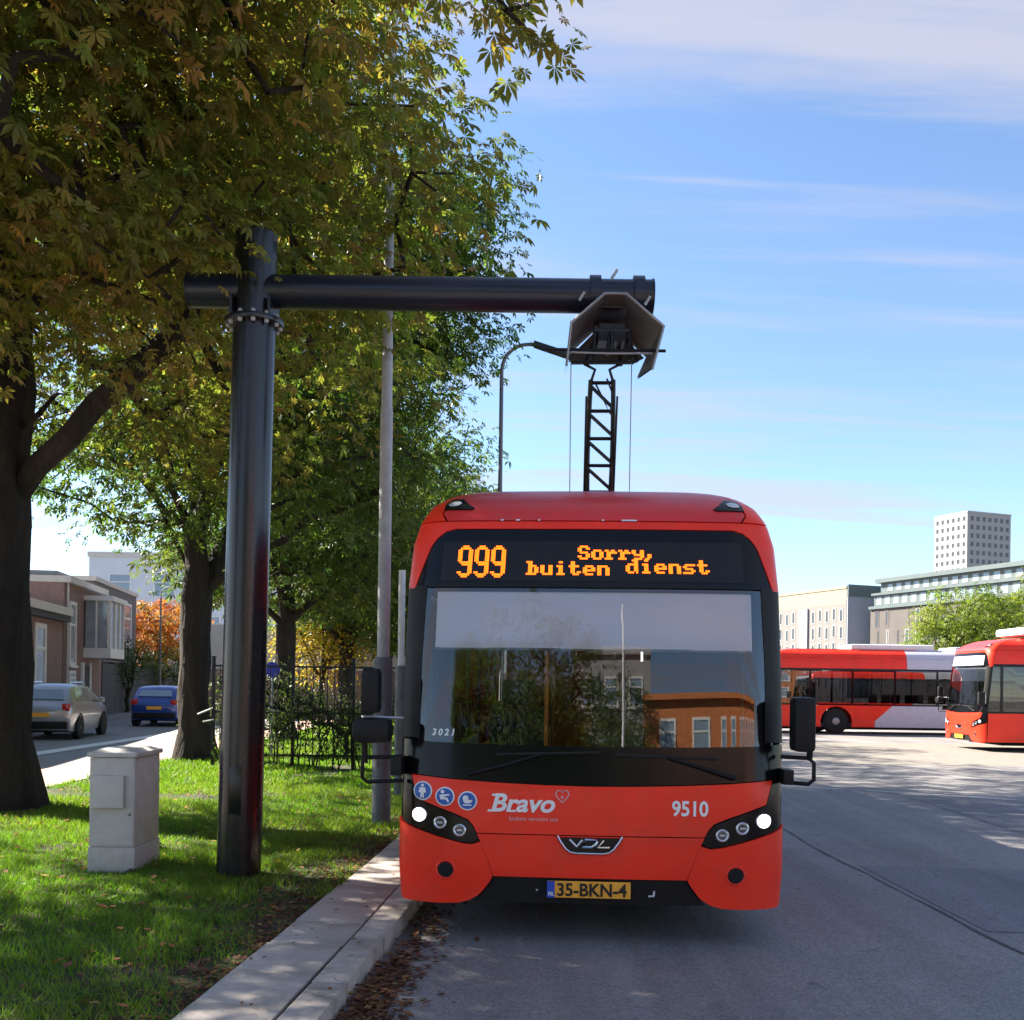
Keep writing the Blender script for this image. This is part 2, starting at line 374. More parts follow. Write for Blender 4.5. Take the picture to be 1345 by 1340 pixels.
road = strip('bus_yard_road', lambda y: (kx(y, -0.06), 90.0), [-45, 0, 10, 30, 60, 110], 0.0, 'asphalt')
strip('grass_verge', lambda y: (-6.92, kx(y, -0.66)), [-45, 0, 10, 30, 62, 75], 0.085, 'soil', thick=0.13)
strip('pink_pavement', lambda y: (-8.55, -7.06), [-45, 0, 30, 110], 0.06, 'pink_paving', thick=0.1)
strip('parking_lane', lambda y: (-10.75, -8.55), [-45, 0, 30, 110], 0.0, 'asphalt_street')
strip('street', lambda y: (-16.0 - 0.12 * (y - 20), -10.75), [-45, 0, 30, 110], 0.004, 'asphalt_street')
strip('street_edge_line', lambda y: (-10.95, -10.45), [-45, 0, 30, 110], 0.012, 'street_line')
strip('house_pavement', lambda y: (-21.0 - 0.165 * (y - 30), -14.3 - 0.165 * (y - 30)), [-45, 0, 30, 110], 0.07, 'asphalt_street', thick=0.1)
strip('verge_edging', lambda y: (-7.06, -6.92), [-45, 0, 30, 75], 0.10, 'kerb', thick=0.15)
tag(MB().add([(7.5, 23.6, 0.004), (60, 22.4, 0.004), (60, 34, 0.004), (6.2, 32.5, 0.004)], [(0, 1, 2, 3)]).build('sunlit_band', 'sunlit_cream'), kind='structure')  # flat sheet carrying the cream of the sunlit yard band in its colour
# tar joint and slivers of sunlight laid as pale strips on the yard
rnd = random.Random(5)
tj = MB(); pv = []
y = 4.6; x = 3.42
while y < 26:
    w = rnd.uniform(0.006, 0.018); pv += [(x - w, y, 0.005), (x + w, y, 0.005)]
    y += rnd.uniform(0.15, 0.35); x += rnd.uniform(-0.02, 0.017)
tj.add(pv, [(2 * i, 2 * i + 1, 2 * i + 3, 2 * i + 2) for i in range(len(pv) // 2 - 1)])
tag(tj.build('tar_joint', 'tar', road), 'dark tar joint in the grey asphalt')
def sun_sliver(p, q, w, name='sun_sliver'):  # pale wavy strip, sunlight between tree shadows put into the colour
    p = Vector(p); q = Vector(q); n = Vector((-(q - p).y, (q - p).x)).normalized() * w / 2; mb = MB(); vs = []
    for i in range(21):
        c = p.lerp(q, i / 20) + n * 0.7 * math.sin(i * 0.8 + p.x)
        vs += [(c.x - n.x, c.y - n.y, 0.005), (c.x + n.x, c.y + n.y, 0.005)]
    mb.add(vs, [(2 * i, 2 * i + 1, 2 * i + 3, 2 * i + 2) for i in range(20)])
    return mb.build(name, 'sun_sliver_tone', road)
def repair(pts, name='repair_patch'):
    return MB().add([(x_, y_, 0.004) for x_, y_ in pts], [tuple(range(len(pts)))]).build(name, 'asphalt_patch', road)
repair([(3.46, 7.4), (5.3, 7.2), (5.35, 9.9), (3.44, 10.1)]); repair([(6.2, 11.5), (7.3, 11.3), (7.5, 16.0), (6.4, 16.2)])
sun_sliver((4.2, 18.4), (14.0, 13.2), 0.16)
sun_sliver((8.8, 20.4), (13.0, 17.6), 0.14)
# kerb stones and paving slabs, one piece each
kerb = tag(bpy.data.objects.new('kerb', None), kind='structure'); C.objects.link(kerb)
kang = -math.atan(KS)
km = []
for k in range(3):
    mb = MB(); mb.box(-0.20, 0.0, -0.496, 0.496, -0.02, 0.125, 0.018)
    km.append(mb.mesh('kerb_stone', 'kerb', 40))
smm = []
for k in range(3):
    mb = MB(); mb.box(-0.235, 0.235, -0.297, 0.297, 0.0, 0.115, 0.006)
    smm.append(mb.mesh('slab', 'slab', 40))
rnd = random.Random(2)
for i in range(70):
    y = -6 + i * 1.0
    o = link('kerb_stone', km[i % 3], kerb, (kx(y) + rnd.uniform(-.006, .006), y, rnd.uniform(-.005, .004)), kang + rnd.uniform(-.004, .004))
walk = tag(bpy.data.objects.new('slab_path', None), kind='structure'); C.objects.link(walk)
for i in range(115):
    y = -6 + i * 0.603
    o = link('slab', smm[i % 3], walk, (kx(y, -0.458) + rnd.uniform(-.005, .005), y, rnd.uniform(-.006, .004)), kang + rnd.uniform(-.008, .008))
    o.rotation_euler[0] = rnd.uniform(-.006, .006); o.rotation_euler[1] = rnd.uniform(-.008, .008)
strip('joint_dirt', lambda y: (kx(y, -0.235), kx(y, -0.18)), [-7, 30, 64], 0.098, 'soil')
# grass blades (uncountable) and leaf litter
rg = np.random.default_rng(3)
def vnoise(x, y, s, seed):
    r = np.random.default_rng(seed); G = r.random((64, 64))
    fx = x * s; fy = y * s; ix = np.floor(fx).astype(int); iy = np.floor(fy).astype(int); tx = fx - ix; ty = fy - iy
    tx = tx * tx * (3 - 2 * tx); ty = ty * ty * (3 - 2 * ty)
    g_ = lambda a, b: G[a % 64, b % 64]
    return (g_(ix, iy) * (1 - tx) + g_(ix + 1, iy) * tx) * (1 - ty) + (g_(ix, iy + 1) * (1 - tx) + g_(ix + 1, iy + 1) * tx) * ty
def grass():
    P = []
    for y0, y1, n in ((3.5, 7, 62000), (7, 11, 88000), (11, 16, 70000), (16, 24, 60000), (24, 50, 60000)):
        y = rg.uniform(y0, y1, n); x = rg.uniform(-6.95, -0.3, n)
        P.append(np.c_[x, y])
    P = np.concatenate(P); x, y = P[:, 0], P[:, 1]
    edge = (-0.915 + KS * (y - 4.9) - 0.68) - x
    patch = vnoise(x, y, 1.6, 8) * 0.6 + vnoise(x, y, 5, 9) * 0.4
    keep = (x > -np.maximum(y, 4) * 0.56 - 0.4) & (edge > -0.02) & (rg.random(len(x)) < np.clip((edge - 0.05) / 0.55 + (patch - 0.45) * 2.0, 0.03, 1))
    keep &= rg.random(len(x)) < np.clip(0.15 + patch * 1.6 - 0.7 * (vnoise(x, y, 0.9, 31) > 0.78), 0, 1)
    x, y, patch = x[keep], y[keep], patch[keep]; n = len(x)
    h = rg.uniform(0.025, 0.08, n) * (0.45 + 1.1 * vnoise(x, y, 2.3, 12)) * np.where(y > 16, 1.2, 1); w = np.where(y < 11, 0.004, 0.006) * rg.uniform(0.8, 1.4, n) * np.where(y > 16, 2.2, 1) * np.where(y > 24, 1.5, 1)
    a = rg.uniform(0, 2 * np.pi, n); lean = rg.normal(0, 0.5, (n, 2)) * h[:, None]
    base = np.c_[x, y, np.full(n, 0.082)]
    ex = np.c_[np.cos(a) * w, np.sin(a) * w, np.zeros(n)]
    tip = base + np.c_[lean, h]
    V = np.stack([base - ex, base + ex, tip], 1).reshape(-1, 3)
    F = np.arange(3 * n).reshape(-1, 3)
    c0 = np.array([0.105, 0.205, 0.018]); c1 = np.array([0.20, 0.25, 0.03]); c2 = np.array([0.16, 0.115, 0.05])
    t = np.clip(rg.normal(0.35, 0.3, n) + (vnoise(x, y, 0.8, 4) - 0.5) * 0.7, 0, 1)[:, None]
    col = c0 * (1 - t) + c1 * t
    dead = rg.random(n) < 0.06
    col[dead] = c2
    col *= rg.uniform(0.75, 1.25, n)[:, None]
    return tag(link('lawn_grass', np_mesh('lawn_grass', V, F, np.repeat(col, 3, 0), 'grass_blade')),
               'short mown green grass on the verge beside the kerb', 'grass', kind='stuff')
grass()
def flat_leaves(name, x, y, z, size, cols, label, curl=0.35):
    n = len(x); a = rg.uniform(0, 2 * np.pi, n)
    tmpl = np.array([(0, 0, 0), (0.32, 0.45, 0.18), (0, 0.5, -0.02), (-0.32, 0.45, 0.14), (0, 1, 0.22)])
    tri = np.array([(0, 1, 2), (0, 2, 3), (1, 4, 2), (2, 4, 3)])
    ca, sa = np.cos(a), np.sin(a)
    tz = rg.uniform(0.2, 1.4, n)
    V = np.zeros((n, 5, 3))
    V[:, :, 0] = x[:, None] + size[:, None] * (ca[:, None] * tmpl[None, :, 0] - sa[:, None] * tmpl[None, :, 1])
    V[:, :, 1] = y[:, None] + size[:, None] * (sa[:, None] * tmpl[None, :, 0] + ca[:, None] * tmpl[None, :, 1])
    V[:, :, 2] = z[:, None] + size[:, None] * tmpl[None, :, 2] * tz[:, None] + rg.uniform(0.0, 0.012, n)[:, None]
    F = (tri[None] + 5 * np.arange(n)[:, None, None]).reshape(-1, 3)
    return tag(link(name, np_mesh(name, V.reshape(-1, 3), F, np.repeat(cols, 5, 0), 'dead_leaf')), label, 'leaves', kind='stuff')
def autumn(n, dark=1.0):
    pal = np.array([(0.13, 0.05, 0.03), (0.20, 0.085, 0.035), (0.09, 0.04, 0.025), (0.26, 0.15, 0.06), (0.16, 0.06, 0.045)])
    return pal[rg.integers(0, len(pal), n)] * rg.uniform(0.6, 1.3, n)[:, None] * dark
n = 2600; y = 3.6 + rg.gamma(1.3, 1.0, n); off = np.abs(rg.normal(0, 0.11, n)) + 0.02 + rg.exponential(0.05, n)
flat_leaves('gutter_leaves', kx(y) + off, y, np.full(n, 0.006) + np.clip(0.05 - off * 0.25, 0, 1) * rg.random(n), rg.uniform(0.03, 0.075, n), autumn(n),
            'drift of brown fallen leaves in the gutter below the kerb')
n = 2400; y = rg.uniform(3.6, 13, n); off = -0.69 - np.abs(rg.normal(0, 0.26, n))
flat_leaves('verge_leaves', kx(y) + off, y, np.full(n, 0.09), rg.uniform(0.02, 0.06, n), autumn(n, 1.1),
            'brown leaf litter along the bare edge between grass and slabs')
n = 420; y = rg.uniform(4.5, 15, n); x = rg.uniform(-6.5, -1.8, n)
flat_leaves('lawn_leaves', x, y, np.full(n, 0.13), rg.uniform(0.04, 0.09, n), autumn(n, 1.7), 'scattered pale fallen leaves lying on the grass')
n = 210; y = 4.6 + rg.exponential(3.2, n); x = rg.uniform(-0.7, 6.5, n)
n = 70; yb = rg.uniform(4.8, 12, n); xb = rg.uniform(-6, -1.9, n)
def weeds():
    P_ = []; D_ = []
    for a_, b_ in zip(xb, yb):
        if b_ * -0.56 - 0.4 > a_ or a_ > kx(b_) - 0.8: continue
        for k in range(7):
            an = k * 0.9 + a_; P_.append((a_, b_, 0.095)); D_.append((math.cos(an), math.sin(an), 0.55))
    P_ = np.array(P_); D_ = np.array(D_); m_ = len(P_); sz = rg.uniform(0.05, 0.11, m_)
    s_ = np.cross(D_, (0, 0, 1.0)); s_ /= np.linalg.norm(s_, axis=1)[:, None]
    V = np.stack([P_, P_ + sz[:, None] * (D_ * 0.55 + s_ * 0.2), P_ + sz[:, None] * (D_ * (1, 1, 0.5)), P_ + sz[:, None] * (D_ * 0.55 - s_ * 0.2)], 1).reshape(-1, 3)
    F = (np.array([(0, 1, 2), (0, 2, 3)])[None] + 4 * np.arange(m_)[:, None, None]).reshape(-1, 3)
    col = np.array([0.06, 0.11, 0.02]) * rg.uniform(0.7, 1.4, m_)[:, None]
    tag(link('lawn_weeds', np_mesh('lawn_weeds', V, F, np.repeat(col, 4, 0), 'grass_blade')), 'broad-leaved weeds dotted through the short grass', 'weeds', kind='stuff')
weeds()
n = 210; y = 4.6 + rg.exponential(3.2, n); x = rg.uniform(-0.7, 6.5, n)
flat_leaves('road_leaves', x, y, np.full(n, 0.004), rg.uniform(0.012, 0.03, n), autumn(n, 1.4) + 0.09, 'scattered pale leaf scraps on the asphalt')
n = 60; y = rg.uniform(4, 14, n); off = rg.uniform(-0.7, -0.02, n)
flat_leaves('path_leaves', kx(y) + off, y, np.full(n, 0.122), rg.uniform(0.02, 0.05, n), autumn(n), 'few brown leaves lying on the slab path')
# ------------------------------------------------------------------ buses
def interp(tab, z):
    return float(np.interp(z, [t[0] for t in tab], [t[1] for t in tab]))
HWT = [(0.2, 1.255), (0.5, 1.275), (1.7, 1.275), (2.4, 1.262), (2.72, 1.235), (2.88, 1.19), (3.02, 1.12), (3.12, 1.02), (3.19, 0.90), (3.24, 0.8)]
def HW(z): return interp(HWT, z)
def lean(z):
    if z < 1.0: return 0.02 * max(0, (0.5 - z)) * 2
    if z < 2.45: return (z - 1.0) * 0.115
    b = 1.45 * 0.115
    if z < 2.84: return b + (z - 2.45) * 0.17
    b += 0.39 * 0.17
    t = min((z - 2.84) / 0.385, 0.995)
    return b + 0.95 * (1 - math.sqrt(1 - t * t)) + 0.17 * (z - 2.84)
def bow(x):
    a = min(max((abs(x) - 0.93) / 0.345, 0), 0.998)
    return 0.055 * (x / 1.275) ** 2 + 0.17 * (1 - math.sqrt(1 - a * a))
def front(x, z, off=0.0):
    """point of the front skin at normalised x and height z, moved off metres outwards"""
    def p(x, z): return Vector((x * HW(z) / 1.275, bow(x) + lean(z), z))
    c = p(x, z)
    if not off: return c
    e = 0.004
    du = p(x + e, z) - p(x - e, z) if abs(x) < 1.27 else p(x, z) - p(x - math.copysign(2 * e, x), z) if x > 0 else p(x + 2 * e, z) - p(x, z)
    dv = p(x, z + e) - p(x, z - e)
    n = du.cross(dv)
    n.normalize()
    if n.y > 0: n = -n
    return c + n * off
def flat_poly(poly, xs, zs):
    bm = bmesh.new()
    vs = [bm.verts.new((p[0], 0, p[1])) for p in poly]
    f = bm.faces.new(vs)
    f.normal_update()
    bmesh.ops.triangulate(bm, faces=[f], ngon_method='EAR_CLIP')
    x0 = min(p[0] for p in poly); x1 = max(p[0] for p in poly); z0 = min(p[1] for p in poly); z1 = max(p[1] for p in poly)
    for x in xs:
        if x0 + 1e-4 < x < x1 - 1e-4:
            bmesh.ops.bisect_plane(bm, geom=bm.verts[:] + bm.edges[:] + bm.faces[:], plane_co=(x, 0, 0), plane_no=(1, 0, 0), dist=1e-5)
    for z in zs:
        if z0 + 1e-4 < z < z1 - 1e-4:
            bmesh.ops.bisect_plane(bm, geom=bm.verts[:] + bm.edges[:] + bm.faces[:], plane_co=(0, 0, z), plane_no=(0, 0, 1), dist=1e-5)
    bmesh.ops.remove_doubles(bm, verts=bm.verts[:], dist=1e-5)
    return bm
def patch(poly, fn, off, thick, step=0.09, xs=None, zs=None):
    """polygon bent onto a skin fn(u, v, off), with an edge of the given thickness"""
    if xs is None:
        xs = list(np.arange(-0.9, 0.91, step)) + [s * v for s in (-1, 1) for v in (0.97, 1.02, 1.07, 1.11, 1.15, 1.18, 1.21, 1.235, 1.255, 1.268)]
    if zs is None: zs = list(np.arange(0.2, 2.85, step)) + list(np.arange(2.86, 3.2, 0.03))
    bm = flat_poly(poly, xs, zs)
    mb = MB(); bm.verts.index_update()
    vs = [fn(v.co.x, v.co.z, off) for v in bm.verts]; back = [fn(v.co.x, v.co.z, off - thick) for v in bm.verts]
    n = len(vs); fs = [[v.index for v in f.verts] for f in bm.faces]
    for e in bm.edges:
        if len(e.link_faces) == 1:
            a, b = e.verts[0].index, e.verts[1].index; fs.append((a, b, b + n, a + n))
    bm.free(); mb.add(vs + back, fs)
    used = set(i for f in mb.f for i in f); remap = {}; nv = []
    for i in sorted(used): remap[i] = len(nv); nv.append(mb.v[i])
    mb.v = nv; mb.f = [tuple(remap[i] for i in f) for f in mb.f]
    return mb
def mir(poly): return [(-x, z) for x, z in reversed(poly)]
def disc_on(cx, cz, r, off, n=20, ry=None):
    vs = [front(cx + r * math.cos(2 * math.pi * k / n), cz + (ry or r) * math.sin(2 * math.pi * k / n), off) for k in range(n)]
    ins = [front(cx + 0.9 * r * math.cos(2 * math.pi * k / n), cz + 0.9 * (ry or r) * math.sin(2 * math.pi * k / n), off + 0.002) for k in range(n)]
    mb = MB(); mb.add(vs + ins, [(k, (k + 1) % n, n + (k + 1) % n, n + k) for k in range(n)] + [tuple(range(n, 2 * n))]); return mb
def ring_on(cx, cz, r0, r1, off, n=24):
    mb = MB(); vs = []
    for r, o_ in ((r0, off), ((r0 + r1) / 2, off + 0.008), (r1, off)):
        vs += [front(cx + r * math.cos(2 * math.pi * k / n), cz + r * math.sin(2 * math.pi * k / n), o_) for k in range(n)]
    mb.add(vs, [(i * n + k, i * n + (k + 1) % n, (i + 1) * n + (k + 1) % n, (i + 1) * n + k) for i in range(2) for k in range(n)]); return mb
def poly_on(poly, off, fn=front):
    mb = MB(); mb.add([fn(x, z, off) for x, z in poly], [tuple(range(len(poly)))]); return mb
def text_on(txt, x, z, size, off, **kw):
    vs, fs = text_mesh(txt, size, **kw)
    mb = MB(); mb.add([front(x + a, z + b, off) for a, b in vs], fs); return mb
GL = {
 'S': [" #### ", "##  ##", "##    ", " #### ", "    ##", "##  ##", " #### "],
 'o': ["", "", " #### ", "##  ##", "##  ##", "##  ##", " #### "],
 'r': ["", "", "## ## ", " #####", " ##   ", " ##   ", "####  "],
 'y': ["", "", "##  ##", "##  ##", " #####", "    ##", " #### "],
 ',': ["", "", "", "", " ##", " ##", "##"],
 'b': ["###   ", " ##   ", " #### ", " ## ##", " ## ##", " ## ##", "##### "],
 'u': ["", "", "##  ##", "##  ##", "##  ##", "##  ##", " #####"],
 'i': ["  ##  ", "", " ###  ", "  ##  ", "  ##  ", "  ##  ", " #### "],
 't': [" ##   ", " ##   ", "##### ", " ##   ", " ##   ", " ## ##", "  ### "],
 'e': ["", "", " #### ", "##  ##", "######", "##    ", " #### "],
 'n': ["", "", "##### ", "##  ##", "##  ##", "##  ##", "##  ##"],
 'd': ["   ###", "    ##", " #####", "##  ##", "##  ##", "##  ##", " ### #"],
 's': ["", "", " #####", "##    ", " #### ", "    ##", "##### "],
 '9': ["  ###  ", " ##### ", "##   ##", "##   ##", "##   ##", "##   ##", "##   ##", "##   ##", " ######", "  #####", "     ##", "     ##", "     ##", "##   ##", " ##### ", "  ###  "],
 ' ': [""]}
def led_text(rows, off):
    """rows: (text, x left, z top, dot pitch x, dot pitch z, advance)"""
    mb = MB()
    for txt, x, z, px_, pz, adv in rows:
        for k, ch in enumerate(txt):
            for r_, line in enumerate(GL[ch]):
                for c_, bit in enumerate(line):
                    if bit == '#':
                        cx = x + (k * adv + c_) * px_; cz = z - r_ * pz; a = px_ * 0.46; b = pz * 0.46
                        mb.add([front(cx - a, cz - b, off), front(cx + a, cz - b, off), front(cx + a, cz + b, off), front(cx - a, cz + b, off)], [(0, 1, 2, 3)])
    return mb
BL = 12.0
def sidefn(s):
    return lambda y, z, off: Vector((s * (HW(z) + off), y, z))
def y_edge(z): return front(1.275, z).y
def wheel(parent, x, y, r=0.48, s=1):
    t = MB(); t.lathe([(r * 0.62, -0.14), (r * 0.9, -0.145), (r, -0.11), (r, 0.11), (r * 0.9, 0.145), (r * 0.62, 0.14)], 28, (0, 0, 0), 'x')
    w = t.build('wheel', 'rubber', parent, 40, (x, y, r))
    q = MB(); q.lathe([(r * 0.62, 0.05), (r * 0.6, 0.135), (r * 0.52, 0.10), (r * 0.40, 0.06), (r * 0.3, 0.07), (r * 0.28, 0.15), (r * 0.18, 0.17)], 24, (0, 0, 0), 'x')
    if s < 0: q.v = [(-a, b, c) for a, b, c in q.v]
    q.build('rim', 'rim_grey', w, 40)
    for k in range(8):
        a = k * math.pi / 4; b = MB(); b.lathe([(0.018, 0.06), (0.018, 0.10)], 6, (0, r * 0.36 * math.cos(a), r * 0.36 * math.sin(a)), 'x')
        if s < 0: b.v = [(-a_, b_, c_) for a_, b_, c_ in b.v]
        b.build('wheel_nut', 'rim_grey', w)
    return w
def build_bus(root, hero=True):
    st = 0.07 if hero else 0.16
    P = lambda poly, off, th, name, mat, par=root, sm=35: patch(poly, front, off, th, st).build(name, mat, par, sm)
    # under-skin that closes the gaps between panels (below and above the windscreen)
    P([(-1.262, 0.34), (1.262, 0.34), (1.262, 1.2), (-1.262, 1.2)], -0.035, 0.02, 'front_frame', 'black_plastic')
    P([(-1.262, 2.385), (1.262, 2.385), (1.262, 3.16), (-1.262, 3.16)], -0.03, 0.02, 'roof_frame', 'black_plastic')
    top = [(-1.19, 1.12), (-0.9, 1.096), (-0.6, 1.08), (-0.3, 1.07), (0, 1.066), (0.3, 1.07), (0.6, 1.08), (0.9, 1.096), (1.19, 1.12)]
    lamp_up = [(1.145, 0.96), (1.02, 0.915), (0.90, 0.872), (0.80, 0.83), (0.765, 0.79), (0.742, 0.742)]
    P(top + lamp_up + [(-x, z) for x, z in reversed(lamp_up)], 0.0, 0.03, 'front_panel', 'red_paint')
    low = [(0.74, 0.735), (0.705, 0.66), (0.665, 0.56), (0.63, 0.455)]
    P(mir(low)[::-1][::-1] + [] if False else [(-x, z) for x, z in low] [::-1] + low, 0.004, 0.03, 'lower_front_panel', 'red_paint')
    lamp = [(1.198, 1.12), (1.275, 1.12), (1.275, 0.83), (1.255, 0.80), (1.20, 0.777), (1.0, 0.718), (0.84, 0.678), (0.775, 0.672), (0.728, 0.695),
            (0.75, 0.742), (0.773, 0.788), (0.808, 0.824), (0.905, 0.864), (1.025, 0.907), (1.152, 0.954)]
    corner = [(1.275, 0.82), (1.255, 0.791), (1.20, 0.768), (1.0, 0.709), (0.84, 0.669), (0.775, 0.663), (0.716, 0.683), (0.674, 0.58), (0.634, 0.455),
              (0.66, 0.41), (0.72, 0.335), (0.79, 0.29), (0.87, 0.268), (1.0, 0.262), (1.255, 0.262), (1.275, 0.285)]
    for s in (1, -1):
        f = (lambda q: q) if s > 0 else mir
        h = P(f(lamp), -0.004, 0.03, 'headlamp_unit', 'black_gloss')
        for k, (lx, lz, lr) in enumerate(((1.125, 0.852, 0.045), (0.985, 0.804, 0.041), (0.855, 0.756, 0.041))):
            if k == 0:
                disc_on(s * lx, lz, lr, 0.010).build('headlamp', 'lamp_lit' if hero else 'lens_clear', h, 30)
                ring_on(s * lx, lz, lr * 0.97, lr * 1.14, 0.004).build('lamp_ring', 'silver_ring', h, 60)
            else:
                disc_on(s * lx, lz, lr * 0.72, 0.004).build('lamp_lens', 'lens_dark', h, 30)
                ring_on(s * lx, lz, lr * 0.68, lr * 1.05, 0.006).build('lamp_ring', 'silver_ring', h, 60)
                if hero:
                    poly_on([(s * lx - 0.018, lz - 0.006), (s * lx + 0.018, lz - 0.006), (s * lx + 0.018, lz + 0.008), (s * lx - 0.018, lz + 0.008)], 0.009).build('lamp_bulb', 'lens_clear', h)
        c = P(f(corner), 0.006, 0.04, 'bumper_corner', 'red_paint')
        disc_on(s * 0.945, 0.49, 0.052, 0.009).build('fog_lamp', 'black_matt', c, 30)
        ring_on(s * 0.945, 0.49, 0.05, 0.068, 0.006).build('fog_lamp_rim', 'red_paint', c, 60)
    bump = P([(-0.625, 0.447), (0.625, 0.447), (0.655, 0.40), (0.71, 0.33), (0.76, 0.285), (0.62, 0.278), (-0.62, 0.278), (-0.76, 0.285), (-0.71, 0.33), (-0.655, 0.40)], -0.022, 0.05, 'bumper_centre', 'black_plastic')
    # number plate
    pl = poly_on([(-0.28, 0.318), (0.275, 0.318), (0.275, 0.432), (-0.28, 0.432)], 0.004)
    pl.f.append((3, 2, 1, 0)); pl = MB(); pl.box(-0.275, 0.265, -0.022, -0.008, 0.328, 0.438, 0.004)
    plate = pl.build('number_plate', 'plate_yellow', root)
    if hero:
        b = MB(); b.box(-0.276, -0.226, -0.0255, -0.015, 0.3285, 0.4375); b.build('country_strip', 'plate_blue', plate)
        vs, fs = text_mesh('35-BKN-4', 0.118, bold=0.0028, spacing=1.0, xs=0.84)
        w = max(v[0] for v in vs) - min(v[0] for v in vs); x0 = min(v[0] for v in vs)
        t = MB(); t.add([(-0.21 + (a - x0) * 0.45 / w, -0.0265, 0.343 + b_) for a, b_ in vs], fs); t.build('plate_number', 'plate_black', plate)
        vs, fs = text_mesh('NL', 0.036, bold=0.001); t = MB(); t.add([(-0.268 + a * 0.8, -0.0285, 0.343 + b_) for a, b_ in vs], fs); t.build('country_letters', 'sticker_white', plate)
        e = MB(); e.tube([front(0.385, 0.345, 0.01), front(0.42, 0.35, 0.016), front(0.42, 0.385, 0.016)], 0.009, 6); e.build('tow_hook', 'silver_ring', bump, 60)
        disc_on(-0.345, 0.365, 0.008, -0.018).build('sensor', 'silver_ring', bump)
    # emblem
    em = [(-0.21, 0.735), (0.205, 0.735), (0.19, 0.71), (0.155, 0.66), (0.128, 0.638), (0.09, 0.628), (-0.095, 0.628), (-0.133, 0.638), (-0.16, 0.66), (-0.195, 0.71)]
    e = P([(-0.205, 0.728), (0.20, 0.728), (0.185, 0.70), (0.15, 0.652), (0.12, 0.632), (-0.125, 0.632), (-0.155, 0.652), (-0.19, 0.70)], 0.014, 0.02, 'emblem', 'black_gloss')
    rim = MB(); rim.tube([front(x, z, 0.018) for x, z in [(-0.214, 0.74), (-0.195, 0.705), (-0.16, 0.655), (-0.13, 0.632), (-0.09, 0.624), (0.085, 0.624), (0.125, 0.632), (0.155, 0.655), (0.19, 0.705), (0.209, 0.74)]], 0.0095, 6)
    rim.build('emblem_rim', 'chrome', e, 60)
    def stroke(pts, w=0.0085):
        m = MB(); m.tube([front(x, z, 0.022) for x, z in pts], w, 5); return m
    if hero:
        for nm, pts in (('letter_v', [(-0.135, 0.715), (-0.087, 0.668), (-0.048, 0.715)]),
                        ('letter_d', [(-0.035, 0.715), (0.035, 0.715), (0.047, 0.704), (0.035, 0.685), (0.01, 0.667), (-0.052, 0.667), (-0.035, 0.69)]),
                        ('letter_l', [(0.088, 0.715), (0.05, 0.667), (0.125, 0.669)])):
            stroke(pts).build(nm, 'chrome', e, 60)
    # windscreen: pane, black border behind it, cowl
    ws = [(-1.19, 1.31), (1.19, 1.31), (1.195, 1.6), (1.19, 2.1), (1.18, 2.40), (-1.18, 2.40), (-1.19, 2.1), (-1.195, 1.6)]
    pane = P(ws, 0.0, 0.004, 'windscreen', 'windscreen', root, 60)
    for s in (1, -1):
        P([(s * a, b) for a, b in ((1.14, 1.37), (1.272, 1.37), (1.272, 2.42), (1.13, 2.42), (1.145, 1.9))][::s], 0.004, 0.03, 'pillar', 'black_plastic')
        P([(s * a, b) for a, b in ((1.10, 1.3), (1.165, 1.3), (1.165, 2.42), (1.12, 2.42), (1.115, 1.9))][::s], -0.03, 0.01, 'inner_pillar', 'black_matt')
    P([(-1.27, 1.125), (-1.19, 1.128), (-0.9, 1.104), (-0.6, 1.088), (-0.3, 1.078), (0, 1.074), (0.3, 1.078), (0.6, 1.088), (0.9, 1.104), (1.19, 1.128), (1.27, 1.125), (1.27, 1.36), (1.05, 1.345), (0.6, 1.335), (0, 1.33), (-0.6, 1.335), (-1.05, 1.345), (-1.27, 1.36)],
      0.003, 0.03, 'cowl', 'black_gloss')
    # destination display and the red dome round it
    dome = [(-1.275, 2.405), (-1.222, 2.405), (-1.19, 2.52), (-1.14, 2.68), (-1.10, 2.755), (-1.05, 2.80), (-0.98, 2.818), (0.98, 2.818), (1.05, 2.80), (1.10, 2.755), (1.14, 2.68), (1.19, 2.52), (1.222, 2.405), (1.275, 2.405), (1.275, 2.868), (-1.275, 2.868)]
    P(dome, 0.004, 0.03, 'front_dome', 'red_paint')
    inner = [(-1.225, 2.41), (1.225, 2.41), (1.195, 2.52), (1.145, 2.68), (1.105, 2.752), (1.052, 2.795), (0.98, 2.812), (-0.98, 2.812), (-1.052, 2.795), (-1.105, 2.752), (-1.145, 2.68), (-1.195, 2.52)]
    dg_ = P(inner, -0.004, 0.02, 'display_glass', 'black_gloss')
    dp = P([(-1.04, 2.452), (1.02, 2.452), (1.02, 2.728), (-1.04, 2.728)], 0.0, 0.002, 'display_panel', 'display' if hero else 'lavender_paint')
    if hero:
        pr = 0.0137
        for k_ in range(3):
            led_text([('9', -0.925 + k_ * 7.9 * pr * 1.06, 2.69, pr * 1.06, pr * 1.02, 7.9)], 0.004).build('route_digit', 'led', dp)
        for wd in (('Sorry,', -0.10, 2.692, pr * 1.02, pr, 6.62), ('buiten', -0.45, 2.582, pr * 1.02, pr, 6.93), ('dienst', -0.45 + 7 * 6.93 * pr * 1.02, 2.598, pr * 1.02, pr, 6.93)):
            for k_, ch_ in enumerate(wd[0]):
                led_text([(ch_, wd[1] + k_ * wd[5] * wd[3], *wd[2:])], 0.004).build('display_letter', 'led', dp)
